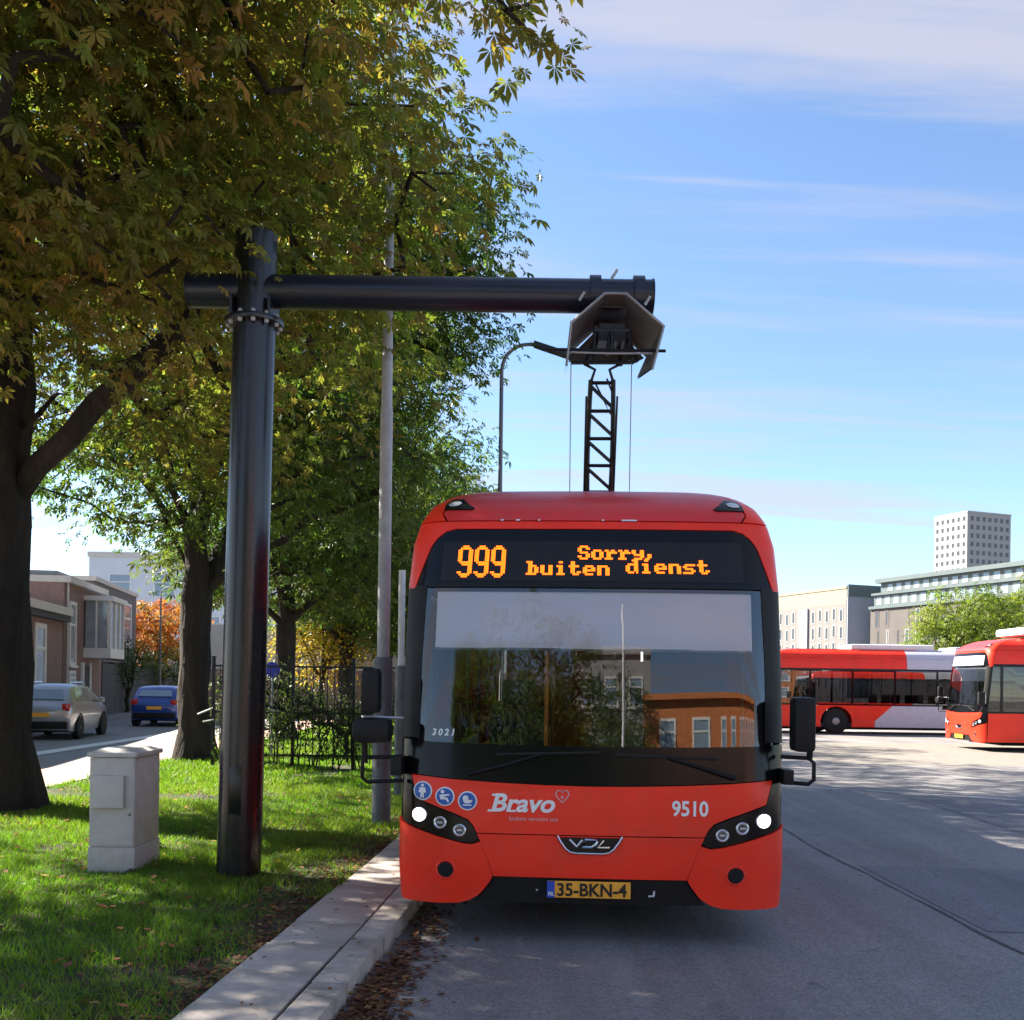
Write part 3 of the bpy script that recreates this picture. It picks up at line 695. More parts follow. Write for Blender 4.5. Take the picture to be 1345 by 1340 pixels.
    # roof cap with marker lamps
    cap = P([(-1.06, 2.878), (1.06, 2.878), (1.12, 2.93), (1.16, 3.214), (-1.16, 3.214), (-1.12, 2.93)], 0.004, 0.03, 'roof_cap', 'roof_red')
    for s in (1, -1):
        P([(s * a, b) for a, b in ((1.075, 2.88), (1.275, 2.88), (1.275, 3.214), (1.175, 3.214), (1.135, 2.93))][::s], 0.004, 0.03, 'roof_corner', 'red_paint')
        mk = P([(s * a, b) for a, b in ((0.90, 2.965), (0.93, 2.955), (1.13, 2.96), (1.15, 3.01), (1.14, 3.055), (1.05, 3.05))][::s], 0.014, 0.02, 'marker_lamp', 'black_gloss')
        disc_on(s * 1.07, 3.0, 0.05, 0.018, 16, 0.022).build('marker_lens', 'lens_clear', mk, 30)
    if hero:
        for x0, x1 in ((0.20, 0.31), (-0.56, -0.53), (-0.67, -0.65), (-0.40, -0.385), (0.06, 0.075)):
            poly_on([(x0, 2.872), (x1, 2.872), (x1, 2.882), (x0, 2.882)], 0.009).build('cap_clip', 'silver_ring', cap)
    # sides
    yl = list(np.arange(0.2, BL, 0.5)); zl = [0.4, 0.5, 1.0, 1.7, 2.1, 2.4, 2.6, 2.72, 2.82, 2.9, 2.96, 3.02, 3.07, 3.12, 3.16, 3.19]
    def S(poly, s, off, th, name, mat, par=root): return patch(poly, sidefn(s), off, th, 0.3, yl, zl).build(name, mat, par, 35)
    def arch(y, r=0.6, z0=0.27, n=10):
        a0 = math.asin((z0 - 0.45) / r)
        return [(y + r * math.cos(math.pi - a0 - k * (math.pi - 2 * a0) / n), 0.45 + r * math.sin(math.pi - a0 - k * (math.pi - 2 * a0) / n)) for k in range(n + 1)]
    f0 = 0.215
    for s in (1, -1):
        S([(f0 + 0.02, 0.27)] + arch(2.75) + [(4.2, 0.27), (4.2, 0.5), (4.85, 1.08), (f0 + 0.03, 1.08)], s, 0.0, 0.03, 'front_side_panel', 'red_paint')
        S([(4.21, 0.27)] + arch(8.75) + [(BL - 0.02, 0.27), (BL - 0.02, 1.08), (4.86, 1.08), (4.21, 0.5)], s, 0.0, 0.03, 'rear_side_panel', 'lavender_paint')
        S([(y_edge(1.1), 1.085), (BL - 0.05, 1.085), (BL - 0.05, 2.46), (y_edge(2.4), 2.46)], s, -0.05, 0.02, 'window_frame', 'black_plastic') if False else None
        # pillars and rails of the window band
        for z0, z1, nm in ((1.085, 1.14, 'window_rail'), (2.40, 2.47, 'window_rail')):
            S([(y_edge(z0), z0), (BL - 0.03, z0), (BL - 0.03, z1), (y_edge(z1), z1)], s, -0.004, 0.02, nm, 'black_gloss')
        cuts = [0.62, 1.75, 3.35, 4.95, 6.55, 8.15, 9.75, 11.3]
        for y in cuts: S([(y - 0.04, 1.14), (y + 0.04, 1.14), (y + 0.04, 2.40), (y - 0.04, 2.40)], s, -0.004, 0.02, 'window_pillar', 'black_gloss')
        for a, b in zip(cuts[:-1], cuts[1:]): S([(a + 0.035, 1.135), (b - 0.035, 1.135), (b - 0.035, 2.405), (a + 0.035, 2.405)], s, -0.012, 0.004, 'side_window', 'bus_window')
        S([(y_edge(1.14), 1.14), (0.58, 1.14), (0.58, 2.4), (y_edge(2.4), 2.4)], s, -0.012, 0.004, 'corner_window', 'bus_window')
        S([(11.34, 1.14), (BL - 0.03, 1.14), (BL - 0.03, 2.4), (11.34, 2.4)], s, -0.004, 0.02, 'rear_pillar_panel', 'lavender_paint')
        S([(y_edge(2.47), 2.475), (5.4, 2.475), (5.4, 2.865), (y_edge(2.865), 2.865)], s, 0.0, 0.03, 'upper_side_panel', 'red_paint')
        S([(5.41, 2.475), (BL - 0.02, 2.475), (BL - 0.02, 2.865), (5.41, 2.865)], s, 0.0, 0.03, 'upper_rear_panel', 'lavender_paint')
        S([(y_edge(2.88), 2.872), (5.4, 2.872), (5.4, 3.21), (y_edge(3.205), 3.21), (y_edge(3.15), 3.15), (y_edge(3.1), 3.1), (y_edge(3.0), 3.0)], s, 0.0, 0.02, 'roof_edge', 'red_paint')
        S([(5.41, 2.872), (BL - 0.02, 2.872), (BL - 0.02, 3.21), (5.41, 3.21)], s, 0.0, 0.02, 'roof_edge', 'lavender_paint')
        wheel(root, s * 1.08, 2.75, 0.48, s); wheel(root, s * 1.08, 8.75, 0.48, s)
    r_ = MB(); r_.box(-0.885, 0.885, 1.3, 5.9, 3.12, 3.222); r_.build('roof_skin', 'roof_red', root)
    r_ = MB(); r_.box(-0.885, 0.885, 5.91, BL - 0.05, 3.12, 3.222); r_.build('roof_skin', 'lavender_paint', root)
    r_ = MB(); r_.box(-0.85, 0.85, 3.4, 6.6, 3.2, 3.42, 0.09); r_.build('roof_unit', 'white_roof', root, 40)
    r_ = MB(); r_.box(-0.8, 0.8, 7.4, 10.6, 3.2, 3.36, 0.07); r_.build('roof_unit', 'lavender_paint', root, 40)
    r_ = MB(); r_.box(-1.2, 1.2, BL - 0.04, BL, 0.27, 3.1, 0.015); r_.build('rear_wall', 'red_paint', root)
    r_ = MB(); r_.box(-1.2, 1.2, 0.5, BL - 0.1, 0.26, 0.34); r_.box(-1.2, 1.2, 0.45, 3.6, 0.34, 0.42); r_.build('floor', 'interior', root)
    r_ = MB(); r_.box(-1.05, 1.05, 0.75, BL - 0.2, 0.17, 0.255); r_.build('underbody', 'black_matt', root)
    r_ = MB(); r_.box(-1.17, 1.17, 0.75, BL - 0.08, 2.42, 2.46); r_.build('inner_ceiling', 'interior_light', root)
    # cab interior
    d = MB(); d.prism([(0.12, 0.6), (0.30, 1.17), (0.55, 1.2), (0.72, 1.08), (0.72, 0.45), (0.12, 0.45)], 'x', -1.1, 1.12); d.build('dashboard', 'interior', root)
    d = MB(); d.lathe([(0.20, -0.012), (0.225, 0), (0.20, 0.012), (0.17, 0)], 24)
    stw = d.build('steering_wheel', 'black_plastic', root, 60, (0.58, 0.72, 1.28)); stw.rotation_euler = (R(-30), 0, 0)
    for sx in (0.58, -0.55, ):
        q = MB(); q.box(sx - 0.24, sx + 0.24, 1.25, 1.72, 0.75, 0.9, 0.04); q.box(sx - 0.23, sx + 0.23, 1.68, 1.8, 0.88, 1.55, 0.04); q.box(sx - 0.13, sx + 0.13, 1.7, 1.79, 1.57, 1.78, 0.03)
        q.build('cab_seat', 'interior', root, 40)
    if True:
        q = MB(); q.box(0.05, 1.15, 1.95, 1.99, 0.5, 1.95); q.build('cab_partition', 'interior', root)
        for yy in (4.4, 5.3, 6.2, 7.1):
            for sx in (0.72, -0.72):
                q = MB(); q.box(sx - 0.4, sx + 0.4, yy, yy + 0.4, 0.8, 0.9, 0.03); q.box(sx - 0.4, sx + 0.4, yy + 0.38, yy + 0.46, 0.85, 1.5, 0.03); q.build('passenger_seat', 'seat_cloth', root)
        for sx, yy in ((-0.32, 1.6), (0.3, 3.3), (-0.3, 5.0)):
            q = MB(); q.tube([(sx, yy, 0.4), (sx, yy, 2.42)], 0.018, 8); q.build('grab_pole', 'orange_pole', root, 60)
    # roller blind behind the upper windscreen
    patch([(-1.075, 1.995), (1.085, 1.995), (1.085, 2.385), (-1.075, 2.385)], front, -0.05, 0.004, st).build('roller_blind', 'blind', root, 60)
    q = MB(); q.tube([front(-1.075, 1.99, -0.05), front(-0.5, 1.99, -0.05), front(0.5, 1.99, -0.05), front(1.085, 1.99, -0.05)], 0.010, 6); q.build('blind_bar', 'interior_light', root, 60)
    # wipers
    for pts, bl in (([(-0.80, 1.13), (-0.55, 1.20), (-0.32, 1.275)], [(-0.62, 1.268), (0.05, 1.292)]), ([(0.93, 1.135), (0.72, 1.20), (0.5, 1.262)], [(0.15, 1.28), (0.82, 1.262)])):
        q = MB(); q.tube([front(*p, 0.035) for p in pts], [0.018, 0.014, 0.009], 6); w = q.build('wiper_arm', 'black_plastic', root, 60)
        q = MB(); q.tube([front(bl[0][0] + (bl[1][0] - bl[0][0]) * k / 8, bl[0][1] + (bl[1][1] - bl[0][1]) * k / 8, 0.02) for k in range(9)], 0.010, 6); q.build('wiper_blade', 'rubber', w, 60)
    # mirrors
    def loop(s, x0, x1, z0, z1, y):
        m = MB(); m.tube([(s * x0, y + 0.12, z1), (s * (x1 - 0.03), y, z1), (s * x1, y - 0.02, z1 - 0.03), (s * x1, y - 0.02, z0 + 0.03), (s * (x1 - 0.03), y, z0), (s * x0, y + 0.12, z0)], 0.014, 8); return m
    a = loop(1, 1.25, 1.43, 1.11, 1.28, 0.02).build('mirror_bracket', 'black_plastic', root, 60)
    q = MB(); q.box(1.245, 1.31, 0.02, 0.2, 1.10, 1.2, 0.01); q.build('bracket_mount', 'black_plastic', a, 40)
    q = MB(); q.tube([(1.40, 0, 1.27), (1.40, -0.02, 1.34)], 0.02, 8); q.build('bracket_stem', 'black_plastic', a, 40)
    q = MB(); q.box(1.285, 1.425, -0.09, 0.10, 1.325, 1.685, 0.035); h = q.build('mirror_housing', 'black_plastic', root, 40)
    q = MB(); q.box(1.305, 1.405, 0.099, 0.106, 1.36, 1.65); q.build('mirror_glass', 'chrome', h)
    a = loop(-1, 1.25, 1.50, 1.07, 1.235, 0.02).build('mirror_bracket', 'black_plastic', root, 60)
    q = MB(); q.box(-1.32, -1.245, 0.02, 0.2, 1.115, 1.24, 0.01); q.build('bracket_mount', 'black_plastic', a, 40)
    q = MB(); q.tube([(-1.485, 0, 1.2), (-1.485, -0.02, 1.36)], 0.02, 8); q.build('bracket_stem', 'black_plastic', a, 40)
    q = MB(); q.box(-1.56, -1.31, -0.10, 0.10, 1.335, 1.505, 0.05); h = q.build('mirror_housing', 'black_plastic', root, 40)
    q = MB(); q.tube([(-1.50, -0.03, 1.51), (-1.26, 0.16, 1.50)], 0.012, 6); q.build('mirror_rod', 'silver_ring', h, 60)
    q = MB(); q.box(-1.515, -1.39, -0.05, 0.11, 1.53, 1.84, 0.045); h = q.build('mirror_housing', 'black_plastic', root, 40)
    q = MB(); q.box(-1.50, -1.405, 0.109, 0.116, 1.56, 1.80); q.build('mirror_glass', 'chrome', h)
    if hero:
        fp = [c for c in root.children if c.name.startswith('front_panel')][0]
        t = text_on('Bravo', -0.655, 0.893, 0.165, 0.005, bold=0.0045, shear=0.25, xs=1.06)
        t.build('brand_lettering', 'sticker_white', fp)
        # slab serifs that give the lettering its look
        q = MB()
        for x0, x1, z in ((-0.673, -0.618, 0.895), (-0.645, -0.593, 1.0), (-0.531, -0.488, 0.895)):
            q.add([front(x0, z - 0.007, 0.0055), front(x1, z - 0.007, 0.0055), front(x1 + 0.004, z + 0.007, 0.0055), front(x0 + 0.004, z + 0.007, 0.0055)], [(0, 1, 2, 3)])
        q.build('lettering_serifs', 'sticker_white', fp)
        hp = [(0, -0.042), (0.034, -0.008), (0.043, 0.016), (0.032, 0.036), (0.012, 0.036), (0, 0.022), (-0.012, 0.036), (-0.032, 0.036), (-0.043, 0.016), (-0.034, -0.008), (0, -0.042)]
        q = MB(); q.tube([front(-0.185 + a, 1.0 + b, 0.005) for a, b in hp], 0.0055, 5); q.build('heart_outline', 'sticker_pink', fp, 60)
        disc_on(-0.185, 0.993, 0.011, 0.004, 10).build('heart_dot', 'sticker_pink', fp)
        text_on('brabant vervoert ons', -0.53, 0.832, 0.040, 0.005, bold=0.0006, xs=0.93).build('tagline', 'sticker_pink', fp)
        text_on('9510', 0.525, 0.885, 0.138, 0.005, bold=0.0035, xs=0.86).build('fleet_number', 'sticker_white', fp)
        t = text_on('3021', -1.055, 1.39, 0.062, 0.003, bold=0.0022, shear=0.2, spacing=1.5, xs=0.9); t.build('windscreen_number', 'sticker_white', pane)
        def ico(cx, cz):
            w = disc_on(cx, cz, 0.064, 0.005, 28).build('notice_sticker', 'sticker_white', fp)
            disc_on(cx, cz, 0.055, 0.009, 28).build('sticker_field', 'sticker_blue', w); return w
        def blob(w, polys):
            q = MB()
            for po in polys: q.add([front(x, z, 0.0125) for x, z in po], [tuple(range(len(po)))])
            q.build('pictogram', 'sticker_white', w)
        def circ(cx, cz, r, n=10): return [(cx + r * math.cos(2 * math.pi * k / n), cz + r * math.sin(2 * math.pi * k / n)) for k in range(n)]
        cx, cz = -1.105, 1.013; w = ico(cx, cz)
        blob(w, [circ(cx, cz + 0.036, 0.011), [(cx - 0.018, cz + 0.022), (cx + 0.018, cz + 0.022), (cx + 0.026, cz - 0.012), (cx + 0.010, cz - 0.012), (cx + 0.013, cz - 0.046), (cx + 0.003, cz - 0.046), (cx, cz - 0.018), (cx - 0.004, cz - 0.046), (cx - 0.014, cz - 0.046), (cx - 0.011, cz - 0.012), (cx - 0.026, cz - 0.012)]])
        cx, cz = -0.955, 0.98; w = ico(cx, cz)
        blob(w, [circ(cx - 0.015, cz + 0.032, 0.012), [(cx - 0.035, cz + 0.012), (cx + 0.03, cz + 0.018), (cx + 0.032, cz + 0.010), (cx - 0.01, cz + 0.0), (cx + 0.018, cz - 0.008), (cx + 0.03, cz - 0.036), (cx + 0.02, cz - 0.038), (cx + 0.006, cz - 0.018), (cx - 0.028, cz - 0.02)]])
        cx, cz = -0.805, 0.955; w = ico(cx, cz)
        blob(w, [circ(cx - 0.012, cz + 0.018, 0.02), [(cx - 0.03, cz + 0.004), (cx + 0.034, cz + 0.008), (cx + 0.028, cz - 0.008), (cx + 0.01, cz - 0.016), (cx - 0.018, cz - 0.016)], [(cx - 0.03, cz - 0.024), (cx + 0.03, cz - 0.024), (cx + 0.026, cz - 0.032), (cx - 0.026, cz - 0.032)]])
BUS_YAW = R(-2.8)
bus = thing('city_bus', 'red electric city bus seen head-on, charging under the dark mast, display reading 999', 'bus', (0.535, 6.82, 0), BUS_YAW)
bus.scale = (1.024, 1, 1)
build_bus(bus, True)
# pantograph arm on the roof (part of the bus)
pg = MB()
pano = bpy.data.objects.new('pantograph', None); C.objects.link(pano); pano.parent = bus; pano.location = (0.10, 0, 0)
def bar(name, pts, r, mat='dark_metal', par=pano, n=6):
    m = MB(); m.tube(pts, r, n); return m.build(name, mat, par, 60)
PY = 1.9; W = 0.093
def lad(t, s): return (s * (W + 0.012 * math.sin(t * math.pi)), PY + 0.55 * (1 - t), 3.22 + 1.12 * t)
for s in (-1, 1):
    bar('arm_rail', [lad(t / 8, s) for t in range(9)], 0.020)
    bar('arm_tube', [(s * (W + 0.035), PY + 0.57 * (1 - t / 4), 3.25 + 0.95 * t / 4) for t in range(5)], 0.009)
    bar('guide_rod', [(s * 0.26 - 0.01, PY - 0.05, 3.17), (s * 0.245 - 0.01, PY - 0.05, 3.22), (s * 0.25 - 0.01, PY - 0.05, 4.47)], 0.0045, 'galvanised', n=5)
    m = MB(); m.box(s * (W + 0.01) - 0.05, s * (W + 0.01) + 0.05, PY + 0.47, PY + 0.62, 3.18, 3.33, 0.02); m.build('arm_foot', 'dark_metal', pano, 40)
    bar('head_link', [(s * W, PY, 4.32), (s * 0.06, PY - 0.02, 4.42), (s * 0.15, PY - 0.02, 4.47)], 0.014)
ts = [0.03, 0.22, 0.41, 0.60, 0.79, 0.98]
for t in ts: bar('rung', [lad(t, -1), lad(t, 1)], 0.016)
for a, b in zip(ts[:-1], ts[1:]): bar('diagonal', [lad(a + 0.02, 1), lad(b - 0.02, -1)], 0.015)
bar('contact_strip', [(-0.26, PY - 0.02, 4.48), (0.26, PY - 0.02, 4.48)], 0.016)
bar('hose', [(-0.05, PY, 4.30), (0.02, PY - 0.03, 4.15), (0.07, PY, 4.05), (0.09, PY, 4.22), (0.04, PY, 4.35)], 0.008)
m = MB(); m.box(-0.30, 0.36, PY - 0.35, PY + 0.9, 3.19, 3.245, 0.01); m.build('pantograph_base', 'roof_red', pano)
# the two buses across the yard
bus2 = thing('city_bus', 'red and lavender bus standing broadside behind the large bus, far side of the yard', 'bus', (9.5, 39.9, 0), R(-90), 'buses parked across the yard')
build_bus(bus2, False)
bus3 = copy_tree(bus2); bus3.location = (13.15, 30.05, 0); tag(bus3, 'red bus cut by the right picture edge, white blind down behind its windscreen', 'bus', 'buses parked across the yard')
for c_ in bus3.children:
    if c_.name.startswith('roof_unit') and c_.data.materials[0].name == 'white_roof': c_.location = (0, -2.0, 0); c_.scale = (1, 1, 1.04)
bus['group'] = 'buses in the yard'; bus2['group'] = bus3['group'] = 'buses in the yard'
# ------------------------------------------------------------------ charging mast
mast = thing('charging_mast', 'dark glossy charging mast with a long arm over the bus roof', 'charging mast', (-2.31, 8.74, 0.07))
LEAN = 0.0145
def mx(z): return LEAN * z
m = MB(); m.tube([(mx(z), 0, z) for z in (0, 1, 2, 3, 4, 5.47)], [0.186, 0.184, 0.182, 0.18, 0.178, 0.176], 40); post = m.build('post', 'mast_paint', mast, 40)
m = MB(); m.lathe([(0.17, 0), (0.18, 0.006), (0.17, 0.014)], 32, (mx(5.47), 0, 5.465)); m.build('post_cap', 'mast_paint', post, 40)
AZ = 4.99
m = MB(); m.tube([(-0.48, 0, AZ), (0.5, 0, AZ), (3.46, 0, AZ)], 0.142, 36); arm = m.build('arm', 'arm_paint', mast, 40)
m = MB(); m.lathe([(0.15, -0.012), (0.15, 0.0)], 36, (3.467, 0, AZ), 'x'); m.build('arm_end_plate', 'arm_paint', arm, 40)
m = MB(); m.lathe([(0.15, 0.0), (0.15, 0.012)], 36, (-0.492, 0, AZ), 'x'); m.build('arm_end_plate', 'arm_paint', arm, 40)
m = MB(); m.lathe([(0.18, -0.025), (0.245, -0.022), (0.25, 0), (0.245, 0.022), (0.18, 0.025)], 40, (mx(4.72), 0, 4.72)); col = m.build('flange', 'mast_paint', mast, 40)
for k in range(12):
    a = k * math.pi / 6 + 0.2; b = MB(); b.lathe([(0.016, -0.05), (0.02, -0.03), (0.02, 0.03), (0.016, 0.05)], 6, (mx(4.72) + 0.215 * math.cos(a), 0.215 * math.sin(a), 4.72)); b.build('flange_bolt', 'galvanised', col)
for sx in (-0.16, 0.16):
    b = MB(); b.prism([(sx - 0.012 + mx(4.8), 4.74), (sx + 0.012 + mx(4.8), 4.74), (sx + 0.012 + mx(4.8), 4.9), (sx - 0.012 + mx(4.8), 4.9)], 'y', -0.17, 0.17); b.build('gusset', 'mast_paint', mast)
m = MB(); m.box(mx(0.6) - 0.05, mx(0.6) + 0.05, -0.189, -0.175, 0.55, 0.95, 0.004); m.build('access_door', 'mast_paint', post, 40)
# hood at the arm's end
HX = 3.12
hood = bpy.data.objects.new('charging_hood', None); C.objects.link(hood); hood.parent = mast
out = [(-0.41, 4.27), (-0.375, 4.62), (-0.10, 4.86), (0.075, 4.86), (0.39, 4.60), (0.30, 4.25)]
def offpoly(p, d):
    c = (0, 4.55); return [(c[0] + (x - c[0]) * (1 - d), c[1] + (z - c[1]) * (1 - d)) for x, z in p]
def shell(p, q, y0, y1):
    mb = MB(); n = len(p)
    for a in range(n - 1):
        mb.add([(HX + p[a][0], y0, p[a][1]), (HX + p[a + 1][0], y0, p[a + 1][1]), (HX + q[a + 1][0], y1, q[a + 1][1]), (HX + q[a][0], y1, q[a][1])], [(0, 1, 2, 3)])
    return mb
bk = [(x * 0.93, z + (0.17 if z < 4.5 else 0.02)) for x, z in out]
shell(out, bk, -0.42, 0.45).build('hood_outer', 'hood_outer', hood)
inn = offpoly(out, 0.035); ibk = offpoly(bk, 0.04)
shell(inn, ibk, -0.415, 0.44).build('hood_inner', 'hood_inner', hood)
m = MB(); m.tube([(HX + x * 0.985, -0.42, z - 0.004) for x, z in out], 0.012, 6); m.build('hood_rim', 'hood_edge', hood, 60)
m = MB(); m.prism([(HX + x * 0.9, max(z - 0.02, 4.56)) for x, z in bk], 'y', 0.40, 0.43); m.build('hood_back', 'hood_inner', hood)
m = MB(); m.box(HX - 0.13, HX + 0.10, -0.2, 0.1, 4.55, 4.70, 0.01); m.build('contact_box', 'dark_metal', hood)
m = MB()
for sx in (-0.17, 0.12): m.tube([(HX + sx, -0.30, 4.35), (HX + sx, -0.30, 4.6)], 0.016, 6)
m.tube([(HX - 0.17, -0.30, 4.60), (HX + 0.12, -0.30, 4.60)], 0.014, 6); m.tube([(HX - 0.02, -0.30, 4.40), (HX - 0.02, -0.30, 4.60)], 0.014, 6); m.build('contact_frame', 'dark_metal', hood, 60)
for sx, sy in ((-0.22, -0.1), (-0.06, -0.28), (0.08, 0.0), (0.2, -0.1)):
    m = MB(); m.tube([(HX + sx, sy, 4.40), (HX + sx * 0.8, sy, 4.52), (HX + sx * 0.6, sy, 4.60)], 0.02, 6); m.build('contact_finger', 'dark_metal', hood, 60)
m = MB(); m.tube([(HX - 0.61, -0.36, 4.415), (HX + 0.41, -0.36, 4.415)], 0.013, 6); m.build('guide_bar', 'dark_metal', hood, 60)
m = MB(); m.tube([(HX - 0.40, -0.37, 4.39), (HX - 0.05, -0.37, 4.385), (HX + 0.3, -0.37, 4.39)], 0.008, 6); m.build('guide_bar', 'galvanised', hood, 60)
for sx, ang in ((-0.15, 0), (0.22, 0)):
    m = MB(); m.lathe([(0.149, -0.045), (0.172, -0.045), (0.172, 0.045), (0.149, 0.045)], 28, (HX + sx, 0, AZ), 'x'); m.build('arm_clamp', 'arm_paint', hood, 40)
m = MB(); m.box(HX - 0.16, HX + 0.16, -0.2, 0.25, 4.82, 4.93, 0.02); m.build('hood_mount', 'hood_outer', hood, 40)
for sx, sz in ((-0.27, 4.93), (0.28, 4.90), (0.0, 5.12)):
    m = MB(); m.tube([(HX + sx - 0.02, -0.14, sz - 0.03), (HX + sx + 0.025, -0.15, sz + 0.04)], 0.013, 6); m.build('clamp_bolt', 'galvanised', hood, 60)
# ------------------------------------------------------------------ cabinet
cab = thing('utility_cabinet', 'light grey utility cabinet with a small flap box on its front, standing in the grass', 'cabinet', (-3.40, 8.74, 0.08))
m = MB(); m.box(-0.20, 0.20, -0.005, 0.62, 0.0, 0.22, 0.006); m.build('plinth', 'cabinet_base', cab, 40)
m = MB(); m.box(-0.193, 0.193, 0.002, 0.612, 0.223, 0.985, 0.006); m.build('body', 'cabinet', cab, 40)
m = MB(); m.box(-0.215, 0.215, -0.02, 0.64, 0.988, 1.03, 0.012); m.add([(-0.19, 0.0, 1.03), (0.19, 0.0, 1.03), (0.19, 0.62, 1.03), (-0.19, 0.62, 1.03), (-0.14, 0.1, 1.055), (0.14, 0.1, 1.055), (0.14, 0.52, 1.055), (-0.14, 0.52, 1.055)], [(0, 1, 5, 4), (1, 2, 6, 5), (2, 3, 7, 6), (3, 0, 4, 7), (4, 5, 6, 7)]); m.build('lid', 'cabinet', cab, 40)
m = MB(); m.box(-0.165, 0.115, -0.055, 0.0, 0.56, 0.835, 0.008); fl = m.build('flap_box', 'cabinet', cab, 40)
m = MB(); m.box(-0.182, 0.182, -0.003, 0.001, 0.24, 0.97, 0.002); m.build('door', 'cabinet', cab)
m = MB(); m.lathe([(0.012, -0.004), (0.012, 0.004)], 10, (0.155, -0.004, 0.5), 'y'); m.build('lock', 'galvanised_dark', cab)
# ------------------------------------------------------------------ lamp posts
def lamp_post(name, label, loc, h, r0, r1, mats, sleeve=0.0, group=None):
    t = thing(name, label, 'lamp post', loc, 0, group or 'lamp posts around the yard')
    if sleeve:
        m = MB(); m.lathe([(r0 * 1.55, 0), (r0 * 1.5, sleeve * 0.02), (r0 * 1.5, sleeve * 0.97), (r0 * 1.25, sleeve)], 24); s_ = m.build('base_sleeve', mats[1], t, 40)
        m = MB(); m.box(-0.045, 0.045, -r0 * 1.5 - 0.004, -r0 * 1.4, sleeve * 0.35, sleeve * 0.72, 0.004); m.build('service_door', mats[1], s_, 40)
        m = MB(); m.lathe([(r0 * 1.56, 0), (r0 * 1.56, 0.05)], 24, (0, 0, sleeve * 0.9)); m.build('band', mats[1], s_, 40)
    m = MB(); m.lathe([(r0, sleeve * 0.9), (r0 * 0.98, h * 0.52), (r0 * 0.86, h * 0.53), (r1, h)], 20); m.build('pole', mats[0], t, 40)
    return t
lp = lamp_post('lamp_post', 'tall grey steel lamp post on the grass between mast and bus', (-1.50, 11.9, 0.08), 9.2, 0.074, 0.045, ('galvanised', 'galvanised_dark'), 1.95)
m = MB(); m.tube([(0, 0, 9.1), (0.05, 0, 9.5), (0.4, 0, 9.75), (1.0, 0, 9.8)], 0.04, 8); m.build('bracket', 'galvanised', lp, 60)
m = MB(); m.box(0.9, 1.6, -0.13, 0.13, 9.74, 9.88, 0.05); m.build('lamp_head', 'galvanised_dark', lp, 40)
g2 = lamp_post('lamp_post', 'thin gooseneck lamp post rising behind the bus roof', (-0.30, 21.0, 0.0), 8.0, 0.055, 0.04, ('galvanised_dark', 'galvanised_dark'))
m = MB(); m.tube([(0, 0, 7.9)] + [(0.55 - 0.55 * math.cos(a), 0, 8.15 + 0.55 * math.sin(a)) for a in np.linspace(0, math.pi / 2, 8)] + [(0.8, 0, 8.68)], 0.038, 8); m.build('gooseneck', 'galvanised_dark', g2, 60)
m = MB(); m.add([(0.65, -0.10, 8.66), (0.65, 0.10, 8.66), (1.6, -0.13, 8.36), (1.6, 0.13, 8.36), (0.65, -0.08, 8.76), (0.65, 0.08, 8.76), (1.6, -0.1, 8.46), (1.6, 0.1, 8.46)], [(0, 1, 3, 2), (4, 6, 7, 5), (0, 2, 6, 4), (1, 5, 7, 3), (0, 4, 5, 1), (2, 3, 7, 6)]); m.build('lamp_head', 'dark_metal', g2)
w2 = lamp_post('lamp_post', 'short pale post half hidden beside the left edge of the bus', (-1.63, 15.0, 0.08), 3.3, 0.055, 0.05, ('white_pole', 'galvanised_dark'), 1.9)
s2 = lamp_post('lamp_post', 'slim street lamp in front of the orange tree by the houses', (-17.2, 50.0, 0.07), 5.6, 0.06, 0.04, ('galvanised_dark', 'galvanised_dark'))
m = MB(); m.tube([(0, 0, 5.5), (0.03, 0, 5.9), (0.2, 0, 6.1), (1.2, 0, 6.18)], 0.035, 8); m.build('bracket', 'galvanised_dark', s2, 60)
m = MB(); m.box(0.9, 1.6, -0.12, 0.12, 6.13, 6.25, 0.04); m.build('lamp_head', 'galvanised', s2, 40)
# lamp post behind the viewer, seen only as a reflection in the windscreen
bp_ = lamp_post('lamp_post', 'white lamp post across the road, mirrored in the windscreen', (1.4, -9.5, 0), 7.5, 0.06, 0.045, ('white_pole', 'white_pole'))
# ------------------------------------------------------------------ fence with climbing shrubs
fen = thing('garden_fence', 'black metal bar fence with tall posts behind the lawn', 'fence', (0, 19.3, 0.08))
for px_ in (-5.62, -4.12, -2.98, -1.75):
    m = MB(); m.box(px_ - 0.03, px_ + 0.03, -0.03, 0.03, 0, 2.08, 0.006); o = m.build('post', 'dark_metal', fen, 40)
    m = MB(); m.box(px_ - 0.04, px_ + 0.04, -0.04, 0.04, 2.081, 2.10, 0.004); m.build('post_cap', 'dark_metal', o)
for z in (0.25, 1.05, 1.92):
    m = MB(); m.box(-5.6, -1.75, -0.012, 0.012, z - 0.018, z + 0.018); m.build('rail', 'dark_metal', fen)
bme = MB(); bme.tube([(0, 0, 0.08), (0, 0, 1.95)], 0.009, 6); bme = bme.mesh('bar', 'dark_metal', 60)
x = -5.5
while x < -1.8:
    if min(abs(x - p) for p in (-5.62, -4.12, -2.98, -1.75)) > 0.06: link('bar', bme, fen, (x, 0, 0))
    x += 0.135
m = MB(); m.tube([(-5.9, -0.06, 1.0), (-5.62, -0.04, 1.12)], 0.02, 6); m.tube([(-5.8, -0.06, 0.86), (-5.6, -0.04, 0.9)], 0.02, 6); m.build('latch', 'galvanised', fen, 60)
sg = thing('blue_sign', 'small bright blue sign beside the mast near the fence', 'sign', (-5.15, 22.0, 0.08))
m = MB(); m.tube([(0, 0, 0), (0, 0, 1.75)], 0.025, 8); m.build('sign_post', 'galvanised', sg, 60)
